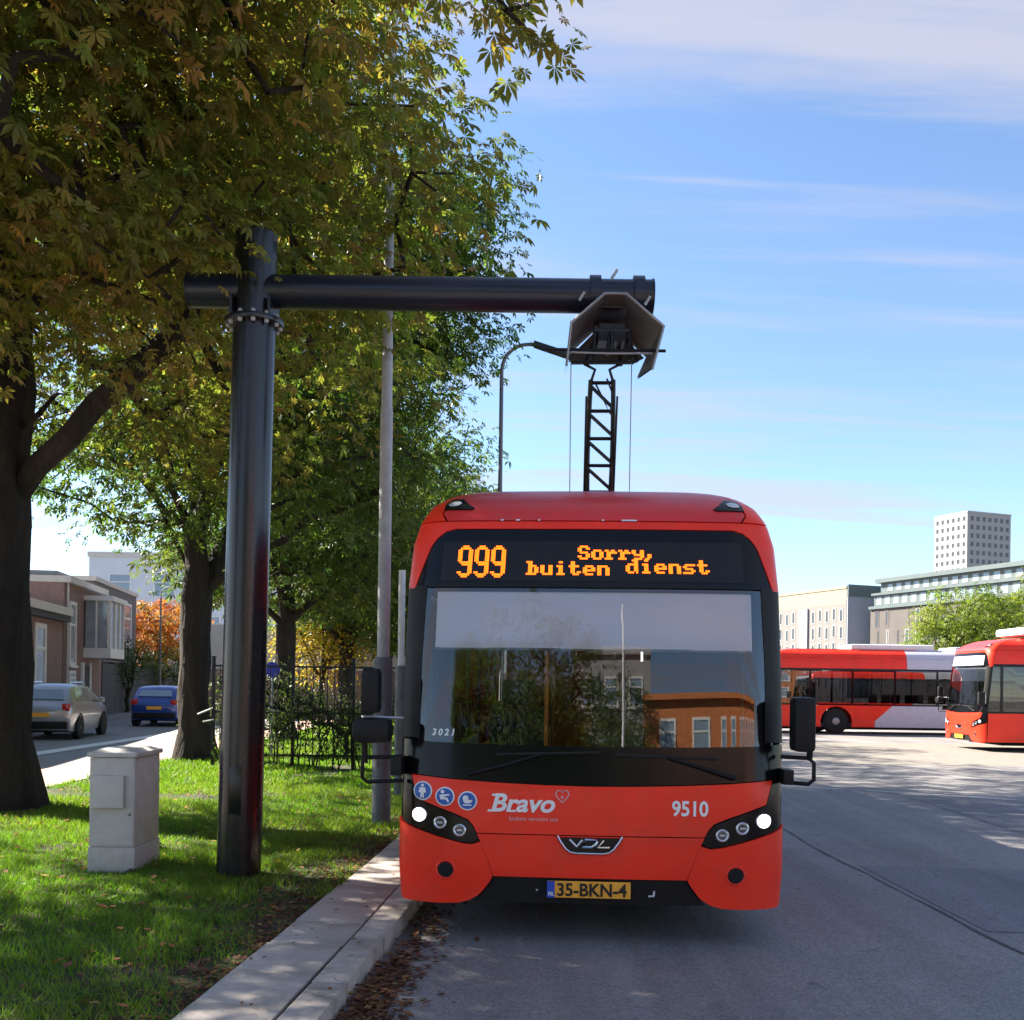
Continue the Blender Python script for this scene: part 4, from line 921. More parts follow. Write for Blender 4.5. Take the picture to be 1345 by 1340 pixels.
m = MB(); m.lathe([(0.17, -0.006), (0.17, 0.006)], 24, (0, -0.035, 1.88), 'y'); m.build('sign_plate', 'sign_blue', sg, 40)
# ------------------------------------------------------------------ buildings
class Facade:
    """local frame of a wall: s runs along it, n points out of it"""
    def __init__(f, root, o, t):
        f.root = root; f.o = Vector((o[0], o[1], 0)); f.t = Vector((t[0], t[1], 0)).normalized(); f.n = Vector((f.t.y, -f.t.x, 0)); f.cache = {}
    def P(f, s, n, z): return f.o + f.t * s + f.n * n + Vector((0, 0, z))
    def block(f, s0, s1, n0, n1, z0, z1):
        mb = MB(); vs = [f.P(s, n, z) for z in (z0, z1) for n in (n0, n1) for s in (s0, s1)]
        return mb.add(vs, [(0, 2, 3, 1), (4, 5, 7, 6), (0, 1, 5, 4), (2, 6, 7, 3), (0, 4, 6, 2), (1, 3, 7, 5)])
    def part(f, name, mat, *a, par=None): return f.block(*a).build(name, mat, par or f.root)
    def window(f, s0, s1, z0, z1, frame='white_trim', pane='house_glass', fw=0.08, n=0.0, bars=True, sill=True):
        """frame with pane, mullion and sill; equal sizes share meshes"""
        key = (round(s1 - s0, 3), round(z1 - z0, 3), frame, pane, fw, bars, sill)
        w = s1 - s0; h = z1 - z0
        if key not in f.cache:
            def B(mb, a0, a1, b0, b1, c0, c1):
                vs = [f.t * s + f.n * q + Vector((0, 0, z)) for z in (c0, c1) for q in (b0, b1) for s in (a0, a1)]
                mb.add(vs, [(0, 2, 3, 1), (4, 5, 7, 6), (0, 1, 5, 4), (2, 6, 7, 3), (0, 4, 6, 2), (1, 3, 7, 5)])
            a = MB(); B(a, 0, fw, 0, 0.05, 0, h); B(a, w - fw, w, 0, 0.05, 0, h); B(a, fw, w - fw, 0, 0.05, 0, fw); B(a, fw, w - fw, 0, 0.05, h - fw, h)
            if bars: B(a, fw, w - fw, 0.002, 0.045, h * 0.62, h * 0.62 + fw * 0.7)
            b = MB(); B(b, fw * 0.5, w - fw * 0.5, 0.006, 0.016, fw * 0.5, h - fw * 0.5)
            c = MB(); B(c, -0.06, w + 0.06, 0.0, 0.12, -0.09, -0.003)
            f.cache[key] = (a.mesh('window', frame), b.mesh('pane', pane), c.mesh('sill', frame))
        ma, mbb, mc = f.cache[key]
        o = link('window', ma, f.root, f.P(s0, n, z0)); link('pane', mbb, o)
        if sill: link('sill', mc, o)
        return o
T = (-0.165, 1.0)
H0 = (-14.95, 26.0)
h1 = thing('brick_house', 'low reddish brown brick house with tall white windows and flat cornice behind the silver car', 'house')
F1 = Facade(h1, H0, T)     # normal points to the right, towards the street
F1.part('wall', 'brick_house', -8, 13.0, -7, 0, 0.95, 4.05)
F1.part('plinth', 'plinth', -8, 13.0, -7, 0.04, 0, 0.95)
F1.part('cornice', 'cream_trim', -8, 13.1, -7, 0.35, 4.05, 4.34)
F1.part('gutter', 'wall_dark', -8, 13.1, 0.0, 0.28, 3.82, 4.045)
F1.part('roof', 'roof_slate', -8, 12.0, -7, -1.6, 4.345, 4.8)
ch = F1.part('chimney', 'brick_grey', 9.6, 11.0, -3.0, -1.9, 4.7, 6.2); F1.part('chimney_cap', 'cream_trim', 9.5, 11.1, -3.1, -1.8, 6.201, 6.3, par=ch)
for s in (-6.5, -3.4, -0.2, 2.9, 6.4, 9.4): F1.window(s, s + 1.35, 1.15, 3.62, fw=0.17)
h2 = thing('brick_house', 'two-storey dark brick house with white bay window at the end of the row', 'house')
F2 = Facade(h2, H0, T)
F2.part('wall', 'brick_house', 13.15, 19.4, -7, 0.0, 0.9, 5.35)
F2.part('plinth', 'plinth', 13.15, 19.4, -7, 0.03, 0, 0.9)
F2.part('cornice', 'cream_trim', 13.1, 19.5, -7.05, 0.25, 5.35, 5.6)
F2.part('roof', 'roof_slate', 13.3, 19.2, -7, -0.3, 5.6, 5.8)
F2.window(13.9, 14.9, 2.2, 4.7, fw=0.13); F2.window(13.9, 14.9, 0.95 + 0.2, 2.0, fw=0.12)
bay = F2.part('bay_window', 'white_trim', 16.2, 18.9, 0.0, 1.05, 2.55, 2.95)
F2.part('bay_roof', 'white_trim', 16.1, 19.0, 0.0, 1.15, 4.9, 5.1, par=bay)
for s in (16.22, 17.1, 17.98, 18.78): F2.part('bay_post', 'white_trim', s, s + 0.1, 0.92, 1.04, 2.951, 4.899, par=bay)
for a, b in ((16.32, 17.1), (17.2, 17.98), (18.08, 18.78)): F2.part('bay_pane', 'house_glass', a, b, 0.96, 0.99, 2.952, 4.898, par=bay)
F2.part('bay_pane', 'house_glass', 16.23, 16.26, 0.05, 0.9, 2.952, 4.898, par=bay); F2.part('bay_post', 'white_trim', 16.215, 16.3, 0.45, 0.52, 2.951, 4.899, par=bay)
F2.part('bay_inner', 'interior_light', 16.4, 18.7, 0.01, 0.3, 2.952, 4.89, par=bay)
dr = F2.part('door', 'wall_dark', 16.0, 17.0, 0.0, 0.06, 0.05, 2.2); F2.part('door_frame', 'white_trim', 17.003, 17.2, 0.0, 0.1, 0.05, 2.35, par=dr); F2.part('door_frame', 'white_trim', 15.8, 15.997, 0.0, 0.1, 0.05, 2.35, par=dr)
m = MB(); m.tube([F2.P(13.4, 0.08, 0.1), F2.P(13.4, 0.08, 5.35)], 0.05, 8); m.build('downpipe', 'cream_trim', h2, 60)
gb = thing('grey_house', 'grey flat-roofed house with a pale window behind the bay window', 'house')
F3 = Facade(gb, H0, T)
F3.part('wall', 'brick_grey', 20.5, 30, -6.0, -0.6, 0, 6.1); F3.part('cornice', 'cream_trim', 20.4, 30.1, -6.1, -0.5, 6.1, 6.3)
F3.window(21.2, 24.6, 3.4, 5.6, pane='window_blue', fw=0.12, n=-0.6); F3.window(26.0, 28.6, 3.4, 5.6, pane='window_blue', fw=0.12, n=-0.6)
gw = thing('garden_wall', 'dark grey garden wall between the brick houses and the trees', 'wall')
F4 = Facade(gw, H0, T)
for k in range(9):
    F4.part('panel', 'wall_dark', 19.6 + k * 2.6, 22.16 + k * 2.6, -0.25, 0.0, 0, 2.38); F4.part('pillar', 'plinth', 22.165 + k * 2.6, 22.195 + k * 2.6, -0.28, 0.03, 0, 2.45)
F4.part('coping', 'plinth', 19.5, 43.2, -0.3, 0.05, 2.455, 2.52)
wb = thing('pale_building', 'large pale blue-white building far behind the chestnut trunks', 'building')
F5 = Facade(wb, (-34, 82), (1, 0))
F5.part('wall', 'pale_render', 0, 27, -10, 0, 0, 11.4); F5.part('parapet', 'cream_trim', -0.1, 27.1, -10.1, 0.1, 11.4, 11.8)
for k in range(7):
    for r_ in range(3): F5.window(1.6 + k * 3.6, 3.4 + k * 3.6, 1.6 + r_ * 3.3, 3.5 + r_ * 3.3, pane='window_blue', fw=0.1, sill=False)
pb = thing('brick_wall', 'pinkish brick and cream wall glimpsed behind the fence', 'wall')
F6 = Facade(pb, (-14.0, 46), (1, 0))
F6.part('wall_base', 'brick_house', 0, 16, -0.4, 0, 0, 2.2); F6.part('wall_top', 'cream_trim', 0, 16, -0.4, -0.02, 2.2, 4.2)
for h_ in (h1, h2, gb): h_['group'] = 'houses along the street'
# right-hand side: offices and tower
D2 = (-0.387, 1.0); D2n = Vector((-0.387, 1.0, 0)).normalized()
of = thing('office_block', 'long brown-grey office block with green glass upper storeys behind the trees', 'building')
FA = Facade(of, (75 + 0.387 * 30, 150 - 30), (0.387, -1.0))   # normal towards the viewer's left
FA.o = Vector((63.2, 181, 0))
Lf = 64
FA.part('wall', 'office_brown', 0, Lf, -14, 0, 0, 15.6)
FA.part('ledge', 'office_green', -0.1, Lf + .1, -14, 0.4, 15.6, 16.1)
FA.part('upper_storey', 'office_green', 0.4, Lf - 0.4, -13.5, -0.4, 16.1, 18.0)
FA.part('ledge', 'office_green', 0.2, Lf, -13.7, 0.1, 18.0, 18.4)
FA.part('top_storey', 'office_green', 1.4, Lf - 1, -13, -1.0, 18.4, 20.2)
FA.part('roof', 'office_green', 0.8, Lf, -13.4, -0.2, 20.2, 20.9)
FA.part('end_face', 'office_blue', -0.05, 0.0, -13.9, -0.1, 0.1, 15.5)
rnd = random.Random(4)
for k in range(30):
    s = 1.0 + k * 2.1
    FA.window(s, s + 1.3, 16.35, 17.75, frame='tower_white', pane='window_blue', fw=0.08, n=-0.4, bars=False, sill=False)
    if k > 0: FA.window(s, s + 1.3, 18.7, 19.9, frame='tower_white', pane='window_blue', fw=0.08, n=-1.0, bars=False, sill=False)
for r_ in range(4):
    for k in range(26):
        if rnd.random() < 0.86: FA.window(1.2 + k * 2.45 + rnd.choice((0, 0.5)), 2.2 + k * 2.45, 2.0 + r_ * 3.45, 4.9 + r_ * 3.45, frame='tower_white' if rnd.random() < 0.4 else 'office_brown', pane='tower_window', fw=0.14 if rnd.random() < 0.8 else 0.3, bars=False, sill=False) if True else None
ob = thing('office_block', 'pale office block with a yellow roof storey beside the bus', 'building')
FB = Facade(ob, (0, 0), (0.387, -1.0)); FB.o = Vector((59.9 - 0.387 * 56, 184 + 56, 0)); LB = 60.05
FB.part('wall', 'office_light', 0, LB, -14, 0, 0, 16.8)
FB.part('roof_storey', 'office_yellow', 0, LB, -14, 0.02, 16.8, 19.6)
FB.part('parapet', 'office_yellow', 0, LB + .1, -14, 0.15, 19.6, 20.0)
FB.part('end_wall', 'office_blue', LB, LB + 0.3, -14, -0.05, 0, 18.2)
FB.part('end_roof', 'office_green', LB, LB + 0.5, -14, 0.0, 18.2, 20.3)
FB.part('stair_bay', 'office_blue', LB - 13.2, LB - 10.8, 0, 0.3, 3, 16.6)
for r_ in range(5):
    for k in range(22):
        s = LB - 1.9 - k * 2.0
        if 10.3 < LB - s < 13.8: continue
        FB.window(s, s + 1.05, 1.2 + r_ * 3.1 + 0.3 * (k % 2), 3.6 + r_ * 3.1 + 0.3 * (k % 2), frame='tower_white', pane='tower_window', fw=0.2, bars=False, sill=False)
tw = thing('tower_block', 'tall white tower block with a grid of square windows on the skyline', 'tower')
FT = Facade(tw, (0, 0), (0.387, -1.0)); FT.o = Vector((146 - 0.387 * 13.2, 330 + 13.2, 0)); LT = 13.2 * 1.072
FT.part('wall', 'tower_white', 0, LT, -18.5, 0, 0, 58.7); FT.part('parapet', 'tower_white', -0.1, LT + 0.1, -18.6, 0.1, 58.7, 59.4)
FT2 = Facade(tw, (146, 330), (1, 0.387))
for r_ in range(9):
    for k in range(6): FT.window(0.7 + k * 2.3, 1.95 + k * 2.3, 34.2 + r_ * 2.75, 35.8 + r_ * 2.75, frame='tower_white', pane='tower_window', fw=0.1, bars=False, sill=False, n=0.01)
    for k in range(7): FT2.window(1.3 + k * 2.5, 2.7 + k * 2.5, 34.2 + r_ * 2.75, 35.8 + r_ * 2.75, frame='tower_white', pane='tower_window', fw=0.1, bars=False, sill=False, n=0.01)
# brick building behind the viewer, seen mirrored in the windscreen
br = thing('brick_building', 'orange brick building with white windows, mirrored in the windscreen', 'building')
FC = Facade(br, (34, -33), (-1, -0.12))
FC.part('wall', 'brick_orange', 0, 30, -8, 0, 0, 11.0); FC.part('cornice', 'brick_orange', -0.1, 30.1, -8.1, 0.3, 11.0, 11.3)
for r_ in range(3):
    for k in range(10): FC.window(1 + k * 2.9, 2.5 + k * 2.9, 1.2 + r_ * 3.4, 3.3 + r_ * 3.4, pane='window_blue', fw=0.16)
# ------------------------------------------------------------------ cars
def car(root, body, hl=2.1, hw=0.88, H=1.5, hatch=True):
    """front at +y; stations: y, sill z, belt z, roof z, half width, half roof width"""
    st = [(-hl, 0.42, 0.80, 0.80, hw * 0.78, hw * 0.76), (-hl + 0.06, 0.28, 0.92, 0.93, hw * 0.93, hw * 0.86), (-hl + 0.16, 0.24, 0.98, 1.05, hw * 0.97, hw * 0.84),
          (-hl + 0.38, 0.22, 1.0, H - 0.12, hw * 0.99, hw * 0.74), (-hl + 0.62, 0.22, 1.0, H - 0.02, hw, hw * 0.73), (-0.5, 0.22, 0.98, H, hw, hw * 0.73),
          (0.15, 0.22, 0.96, H - 0.03, hw, hw * 0.73), (0.45, 0.22, 0.95, H - 0.12, hw, hw * 0.74), (1.15, 0.22, 0.94, 1.0, hw * 0.99, hw * 0.84),
          (1.3, 0.22, 0.92, 0.95, hw * 0.98, hw * 0.8), (hl - 0.25, 0.24, 0.80, 0.84, hw * 0.93, hw * 0.7), (hl - 0.06, 0.3, 0.66, 0.68, hw * 0.82, hw * 0.6), (hl, 0.4, 0.58, 0.58, hw * 0.7, hw * 0.5)]
    rows = []
    for y, zs, zb, zr, w, wr in st:
        zm = zs + (zb - zs) * 0.55
        half = [(w * 0.92, zs), (w, zm), (w * 0.985, zb), (wr * 1.03 + (w - wr) * 0.08, zb + (zr - zb) * 0.9), (wr * 0.8, zr), (0, zr + 0.02)]
        rows.append([(-x, y, z) for x, z in half] + [(x, y, z) for x, z in reversed(half[:-1])])
    n = len(rows[0]); mb = MB(); mb.add([p for r in rows for p in r], [(i * n + k, i * n + k + 1, (i + 1) * n + k + 1, (i + 1) * n + k) for i in range(len(rows) - 1) for k in range(n - 1)])
    mb.f += [tuple(range(n)), tuple(range((len(rows) - 1) * n, len(rows) * n)), ] + [(i * n, (i + 1) * n, (i + 1) * n + n - 1, i * n + n - 1) for i in range(len(rows) - 1)]
    bo = mb.build('body', body, root, 50)
    def side_pt(s, y, t):
        zb = np.interp(y, [q[0] for q in st], [q[2] for q in st]); zr = np.interp(y, [q[0] for q in st], [q[3] for q in st]); w = np.interp(y, [q[0] for q in st], [q[4] for q in st]); wr = np.interp(y, [q[0] for q in st], [q[5] for q in st])
        x0 = w * 0.985; x1 = wr * 1.03 + (w - wr) * 0.08; return (s * (x0 + (x1 - x0) * t + 0.006), y, zb + (zr - zb) * 0.9 * t)
    for s in (-1, 1):
        for ya, yb, yc, yd in ((-1.62, -0.58, -0.58, -1.45), (-0.5, 0.95, 0.35, -0.5)):
            m = MB(); m.add([side_pt(s, ya, 0.08), side_pt(s, (ya + yb) / 2, 0.06), side_pt(s, yb, 0.08), side_pt(s, yc, 0.9), side_pt(s, (yc + yd) / 2, 0.92), side_pt(s, yd, 0.88)], [(0, 1, 2, 3, 4, 5)]); m.build('side_window', 'car_glass', root)
        wm = MB(); wm.lathe([(0.19, -0.1), (0.29, -0.105), (0.32, -0.08), (0.32, 0.08), (0.29, 0.105), (0.19, 0.1)], 22, (0, 0, 0), 'x'); wmesh = wm.mesh('wheel', 'rubber', 40)
        rm = MB(); rm.lathe([(0.2, -0.09), (0.2, 0.095), (0.17, 0.08), (0.06, 0.09), (0.04, 0.1)], 18, (0, 0, 0), 'x'); rmesh = rm.mesh('rim', 'rim_grey', 40)
        am = MB(); am.lathe([(0.37, -0.02), (0.37, 0.012), (0.3, 0.012), (0.3, -0.02)], 24, (0, 0, 0), 'x'); amesh = am.mesh('wheel_arch', 'black_matt', 40)
        for y in (-1.28, 1.3):
            w = link('wheel', wmesh, root, (s * (hw - 0.09), y, 0.32)); r_ = link('rim', rmesh, w); r_.scale = (s, 1, 1)
            a_ = link('wheel_arch', amesh, bo, (s * (hw - 0.012), y, 0.34)); a_.scale = (s, 1, 1)
        m = MB(); m.box(s * hw - 0.02 if s > 0 else s * hw - 0.16, s * hw + 0.16 if s > 0 else s * hw + 0.02, 0.62, 0.76, 0.98, 1.12, 0.03); m.build('door_mirror', body, root, 40)
        m = MB(); m.box(s * hw * 0.8 - 0.11, s * hw * 0.8 + 0.11, -hl - 0.0, -hl + 0.2, 0.78, 0.98, 0.03); m.build('tail_lamp', 'tail_red', root, 40)
        m = MB(); m.box(s * hw * 0.99 - 0.012, s * hw * 0.99 + 0.014, -0.1, 0.08, 0.84, 0.87); m.build('door_handle', body, root)
    m = MB(); m.add([(-hw * 0.70, -hl + 0.155, 1.07), (hw * 0.70, -hl + 0.155, 1.07), (hw * 0.6, -hl + 0.36, H - 0.17), (-hw * 0.6, -hl + 0.36, H - 0.17)], [(0, 1, 2, 3)]); m.v = [(x, y - 0.02, z + 0.02) for x, y, z in m.v]; m.build('rear_window', 'window_blue', root)
    m = MB(); m.add([(-hw * 0.8, 1.13, 1.03), (hw * 0.8, 1.13, 1.03), (hw * 0.66, 0.5, H - 0.11), (-hw * 0.66, 0.5, H - 0.11)], [(0, 1, 2, 3)]); m.v = [(x, y + 0.01, z + 0.02) for x, y, z in m.v]; m.build('front_window', 'car_glass', root)
    m = MB(); m.box(-hw * 0.85, hw * 0.85, -hl - 0.04, -hl + 0.1, 0.3, 0.5, 0.04); m.build('rear_bumper', 'black_plastic', root, 40)
    m = MB(); m.box(-0.26, 0.26, -hl - 0.02, -hl + 0.03, 0.62, 0.73); m.build('number_plate', 'plate_yellow', root)
    m = MB(); m.box(-hw * 0.8, hw * 0.8, -hl + 0.3, hl - 0.3, 0.2, 0.3); m.build('underbody', 'black_matt', root)
sc = thing('parked_car', 'silver estate car parked by the brick house, tail lamps towards the viewer', 'car', (-13.15, 30.0, 0.006), math.atan(0.125), 'cars parked along the street')
sc.scale = (0.96, 0.94, 1.03)
car(sc, 'car_silver', 2.15, 0.88, 1.5)
for s in (-1, 1):
    m = MB(); m.tube([(s * 0.6, -1.5, 1.47), (s * 0.6, -1.3, 1.54), (s * 0.6, 0.0, 1.55), (s * 0.6, 0.2, 1.49)], 0.015, 6); m.build('roof_rail', 'chrome', sc, 60)
bc = thing('parked_car', 'dark blue hatchback parked by the garden wall, seen from behind', 'car', (-13.0, 38.6, 0.006), math.atan(0.10), 'cars parked along the street')
car(bc, 'car_blue', 1.95, 0.86, 1.46)

wb2 = thing('pale_building', 'white flat building between the trees, mirrored in the windscreen', 'building')
FD = Facade(wb2, (6.2, -52), (-1, 0.0))
FD.part('wall', 'tower_white', 0, 9, -8, 0, 0, 17.5); FD.part('parapet', 'tower_white', -0.1, 9.1, -8.1, 0.2, 17.5, 18.0)
for r_ in range(4):
    for k in range(3): FD.window(0.9 + k * 2.8, 2.5 + k * 2.8, 2.5 + r_ * 3.8, 4.6 + r_ * 3.8, pane='window_blue', fw=0.16)
# ------------------------------------------------------------------ trees
def palm_template(k=5, droop=0.28):
    V = []; F = []
    angs = {5: (-105, -52, 0, 52, 105), 7: (-125, -82, -40, 0, 40, 82, 125), 3: (-60, 0, 60)}[k]
    for a in angs:
        l = 1.0 - 0.42 * (abs(a) / 125.0) ** 1.5; w = 0.15 * l + 0.03; ar = math.radians(a)
        d = np.array([math.sin(ar), math.cos(ar)]); q = np.array([d[1], -d[0]]); b = len(V)
        for u, v, up in ((0.04, 0, 0), (0.62, 1, 0.03), (1.0, 0, -0.03), (0.62, -1, 0.03)):
            p = d * u * l + q * v * w; r = math.hypot(*p); V.append((p[0], p[1], up - droop * r * r))
        F += [(b, b + 1, b + 2), (b, b + 2, b + 3)]
    return np.array(V), np.array(F)
TMPL = {k: palm_template(k) for k in (3, 5, 7)}
BLADE = (np.array([(0, 0, 0), (0.28, 0.5, 0.06), (0, 1, -0.05), (-0.28, 0.5, 0.06)]), np.array([(0, 1, 2), (0, 2, 3)]))
def leaf_arrays(rng, P, D, size, cols, tmpl, jit=0.45):
    n = len(P); tv, tf = tmpl; k = len(tv)
    Y = D + rng.normal(0, jit, (n, 3)); Y /= np.linalg.norm(Y, axis=1)[:, None]
    Z = np.c_[rng.normal(0, 0.35, (n, 2)), np.ones(n)]; Z -= Y * (Z * Y).sum(1)[:, None]; Z /= np.linalg.norm(Z, axis=1)[:, None] + 1e-9
    X = np.cross(Y, Z)
    cz_ = rng.uniform(0.2, 2.6, n)[:, None, None]; sx_ = rng.uniform(0.75, 1.1, n)[:, None, None]
    V = P[:, None, :] + size[:, None, None] * (X[:, None, :] * tv[None, :, 0:1] * sx_ + Y[:, None, :] * tv[None, :, 1:2] + Z[:, None, :] * tv[None, :, 2:3] * cz_)
    F = (tf[None] + k * np.arange(n)[:, None, None]).reshape(-1, 3)
    return V.reshape(-1, 3), F, np.repeat(cols, k, 0)
def tree_meshes(name, seed, trunk_r, fork_h, limbs, lobes, n_cl, per, leaf, tmpl, pal, lean=(0, 0), spread=(0.75, 0.28), mindist=0.0, extra=None, r_tip=0.012, zmin=None):
    """trunk mesh and crown mesh in local coordinates, base at the origin.
    lobes: (cx, cy, cz, rx, ry, rz, weight) ellipsoids the twigs fill; limbs: end points of the main boughs"""
    rng = np.random.default_rng(seed)
    nodes = [np.array([0, 0, -0.1])]; par = [-1]
    steps = 7
    for i in range(1, steps + 1):
        t = i / steps; nodes.append(np.array([lean[0] * t + rng.normal(0, 0.03), lean[1] * t + rng.normal(0, 0.03), fork_h * t])); par.append(i - 1)
    fork = steps
    force = {}
    for lm in limbs:
        lx, ly, lz, at = lm[:4]
        a = max(2, int(round(fork * at))); p0 = nodes[a]; p1 = np.array([lx, ly, lz]); prev = a; ns = 7
        for i in range(1, ns + 1):
            t = i / ns; q = p0 + (p1 - p0) * t; q[2] += 0.10 * np.linalg.norm(p1 - p0) * math.sin(math.pi * t) * (0.5 if lz > p0[2] else 1)
            q += rng.normal(0, 0.07, 3); nodes.append(q); par.append(prev); prev = len(nodes) - 1
            if len(lm) > 4: force[prev] = lm[4] * (1 - (0.6 if lm[4] > 0.1 else 0.88) * t)
    # twig targets
    wts = np.array([l[6] for l in lobes]); wts = wts / wts.sum(); cl = []
    tries = 0
    while len(cl) < n_cl and tries < n_cl * 60:
        tries += 1
        l = lobes[rng.choice(len(lobes), p=wts)]
        u = rng.normal(size=3); u /= np.linalg.norm(u); r = rng.random() ** (1 / 2.6)
        p = np.array([l[0] + u[0] * r * l[3], l[1] + u[1] * r * l[4], l[2] + u[2] * r * l[5]])
        if zmin is not None and p[2] < zmin: continue
        if mindist and cl and np.min(np.linalg.norm(np.array(cl) - p, axis=1)) < mindist: continue
        cl.append(p)
    exs = set()
    if extra is not None:
        cl += [np.array(e, float) for e in extra]; exs = set(tuple(np.array(e, float)) for e in extra)
    top = nodes[fork]
    cl.sort(key=lambda p: np.linalg.norm(p - top))
    NA = np.array(nodes)
    tips = []
    for p in cl:
        d = np.linalg.norm(NA[fork - 1:] - p, axis=1) + 0.35 * np.maximum(0, NA[fork - 1:, 2] - p[2] - 0.4)
        j = int(np.argmin(d)) + fork - 1; p0 = NA[j]; dist = np.linalg.norm(p - p0); ns = max(1, min(5, int(dist / 0.55))); prev = j; new = []
        for i in range(1, ns + 1):
            t = i / ns; q = p0 + (p - p0) * t; q[2] += 0.12 * dist * math.sin(math.pi * t); q = q + (rng.normal(0, 0.05, 3) if i < ns else 0)
            nodes.append(q); par.append(prev); prev = len(nodes) - 1; new.append(q)
        NA = np.vstack([NA, np.array(new)]); tips.append(prev)
    n = len(nodes); cnt = np.zeros(n)
    for t in tips: cnt[t] += 1
    for i in range(n - 1, 0, -1): cnt[par[i]] += max(cnt[i], 0.3)
    rad = r_tip * np.maximum(cnt, 0.6) ** 0.5
    sc = trunk_r / rad[2]
    rad = np.where(rad > 0.05, 0.05 + (rad - 0.05) * (trunk_r - 0.05) / (rad[2] - 0.05 + 1e-6), rad) if rad[2] > 0.06 else rad
    rad[0] = trunk_r * 1.55; rad[1] = max(rad[1], trunk_r * 1.08)
    for k_, v_ in force.items(): rad[k_] = max(rad[k_], v_)
    V = []; F = []
    for i in range(1, n):
        if rad[i] > 0.07:
            b_ = len(V); rr_ = rad[i] * 0.98
            for q in range(7):
                ph = math.pi * q / 6
                for w_ in range(12): V.append(nodes[i] + rr_ * np.array([math.sin(ph) * math.cos(w_ * math.pi / 6), math.sin(ph) * math.sin(w_ * math.pi / 6), math.cos(ph)]))
            for q in range(6):
                for w_ in range(12):
                    w2_ = (w_ + 1) % 12; F += [(b_ + q * 12 + w_, b_ + q * 12 + w2_, b_ + q * 12 + 12 + w2_), (b_ + q * 12 + w_, b_ + q * 12 + 12 + w2_, b_ + q * 12 + 12 + w_)]
        a, b = nodes[par[i]], nodes[i]; ra, rb = rad[par[i]], rad[i]
        if par[i] > fork or par[i] == fork: ra = min(ra, rb * 1.45)
        elif i > fork: ra = min(ra, rb * 1.5)
        k = 18 if rb > 0.2 else (9 if rb > 0.06 else 5)
        d = b - a; L_ = np.linalg.norm(d); d = d / (L_ + 1e-9); h = np.array([0, 0, 1.0]) if abs(d[2]) < 0.9 else np.array([1.0, 0, 0])
        x = np.cross(d, h); x /= np.linalg.norm(x); yv = np.cross(d, x); base = len(V)
        for c, r in ((a, ra), (b + d * rb * 0.15, rb)):
            for q in range(k):
                an = 2 * math.pi * q / k; wob = 1 + (0.07 * math.sin(3 * an + c[2] * 2.1) + 0.05 * math.sin(7 * an + c[2] * 5) if r > 0.15 else 0)
                V.append(c + (x * math.cos(an) + yv * math.sin(an)) * r * wob)
        for q in range(k):
            q2 = (q + 1) % k; F += [(base + q, base + q2, base + k + q2), (base + q, base + k + q2, base + k + q)]
    tm = np_mesh('trunk', np.array(V), np.array(F), None, 'bark'); tm.shade_smooth()
    # leaves
    cl = np.array(cl); cc = np.mean(cl, 0)
    P = []; D = []; Cc = []
    pal = np.array(pal, float)
    for p in cl:
        ex_ = tuple(p) in exs; m_ = int(per * rng.uniform(0.65, 1.35) * (0.42 if ex_ else 1)); u = np.clip(rng.normal(size=(m_, 3)), -1.9, 1.9) * np.array([spread[0], spread[0], spread[1]]) * (0.27 if ex_ else 0.62)
        u[:, 2] -= 0.16 * (u[:, 0] ** 2 + u[:, 1] ** 2) / spread[0]
        P.append(p + u); dd = u.copy(); out = (p - cc); out[2] = 0; dd += 0.35 * out / (np.linalg.norm(out) + 1e-6); dd /= np.linalg.norm(dd, axis=1)[:, None] + 1e-6; dd[:, 2] = dd[:, 2] * 0.4 - 0.45; D.append(dd)
        k0 = rng.choice(len(pal), p=None); w = rng.random(m_)[:, None]; k1 = rng.integers(0, len(pal), m_)
        c = pal[k0] * (0.55 + 0.0 * w) + pal[k1] * 0.45; Cc.append(c * rng.uniform(0.7, 1.3, m_)[:, None])
    P = np.concatenate(P); D = np.concatenate(D); Cc = np.concatenate(Cc)
    V, F, T_ = leaf_arrays(rng, P, D, rng.uniform(0.5, 1.3, len(P)) * leaf, Cc, tmpl)
    cm = np_mesh('crown', V, F, T_, 'leaf')
    return tm, cm
def plant_tree(name, label, cat, meshes, loc, rz=0, group=None, scale=1.0):
    t = thing(name, label, cat, loc, rz, group); t.scale = (scale,) * 3
    link('trunk', meshes[0], t); c = link('crown', meshes[1], t); return t
GREEN = (0.075, 0.115, 0.022); OLIVE = (0.13, 0.125, 0.028); DARK = (0.045, 0.078, 0.022); BROWN = (0.23, 0.12, 0.035); YEL = (0.24, 0.21, 0.025)
def limbs6(r, h, seed, at=(0.75, 1.0), n=6, z0=5.0):
    q = random.Random(seed); out_ = []
    for k in range(n):
        a = 2 * math.pi * (k + q.uniform(-0.25, 0.25)) / n; rr = r * q.uniform(0.5, 0.75); out_.append((rr * math.cos(a), rr * math.sin(a), z0 + q.uniform(0.2, 3.5), q.choice(at)))
    return out_ + [(0.3, 0.2, h * 0.8, 1.0), (-0.8, 0.9, h * 0.7, 1.0)]
GRP = 'horse chestnuts in the row along the verge'
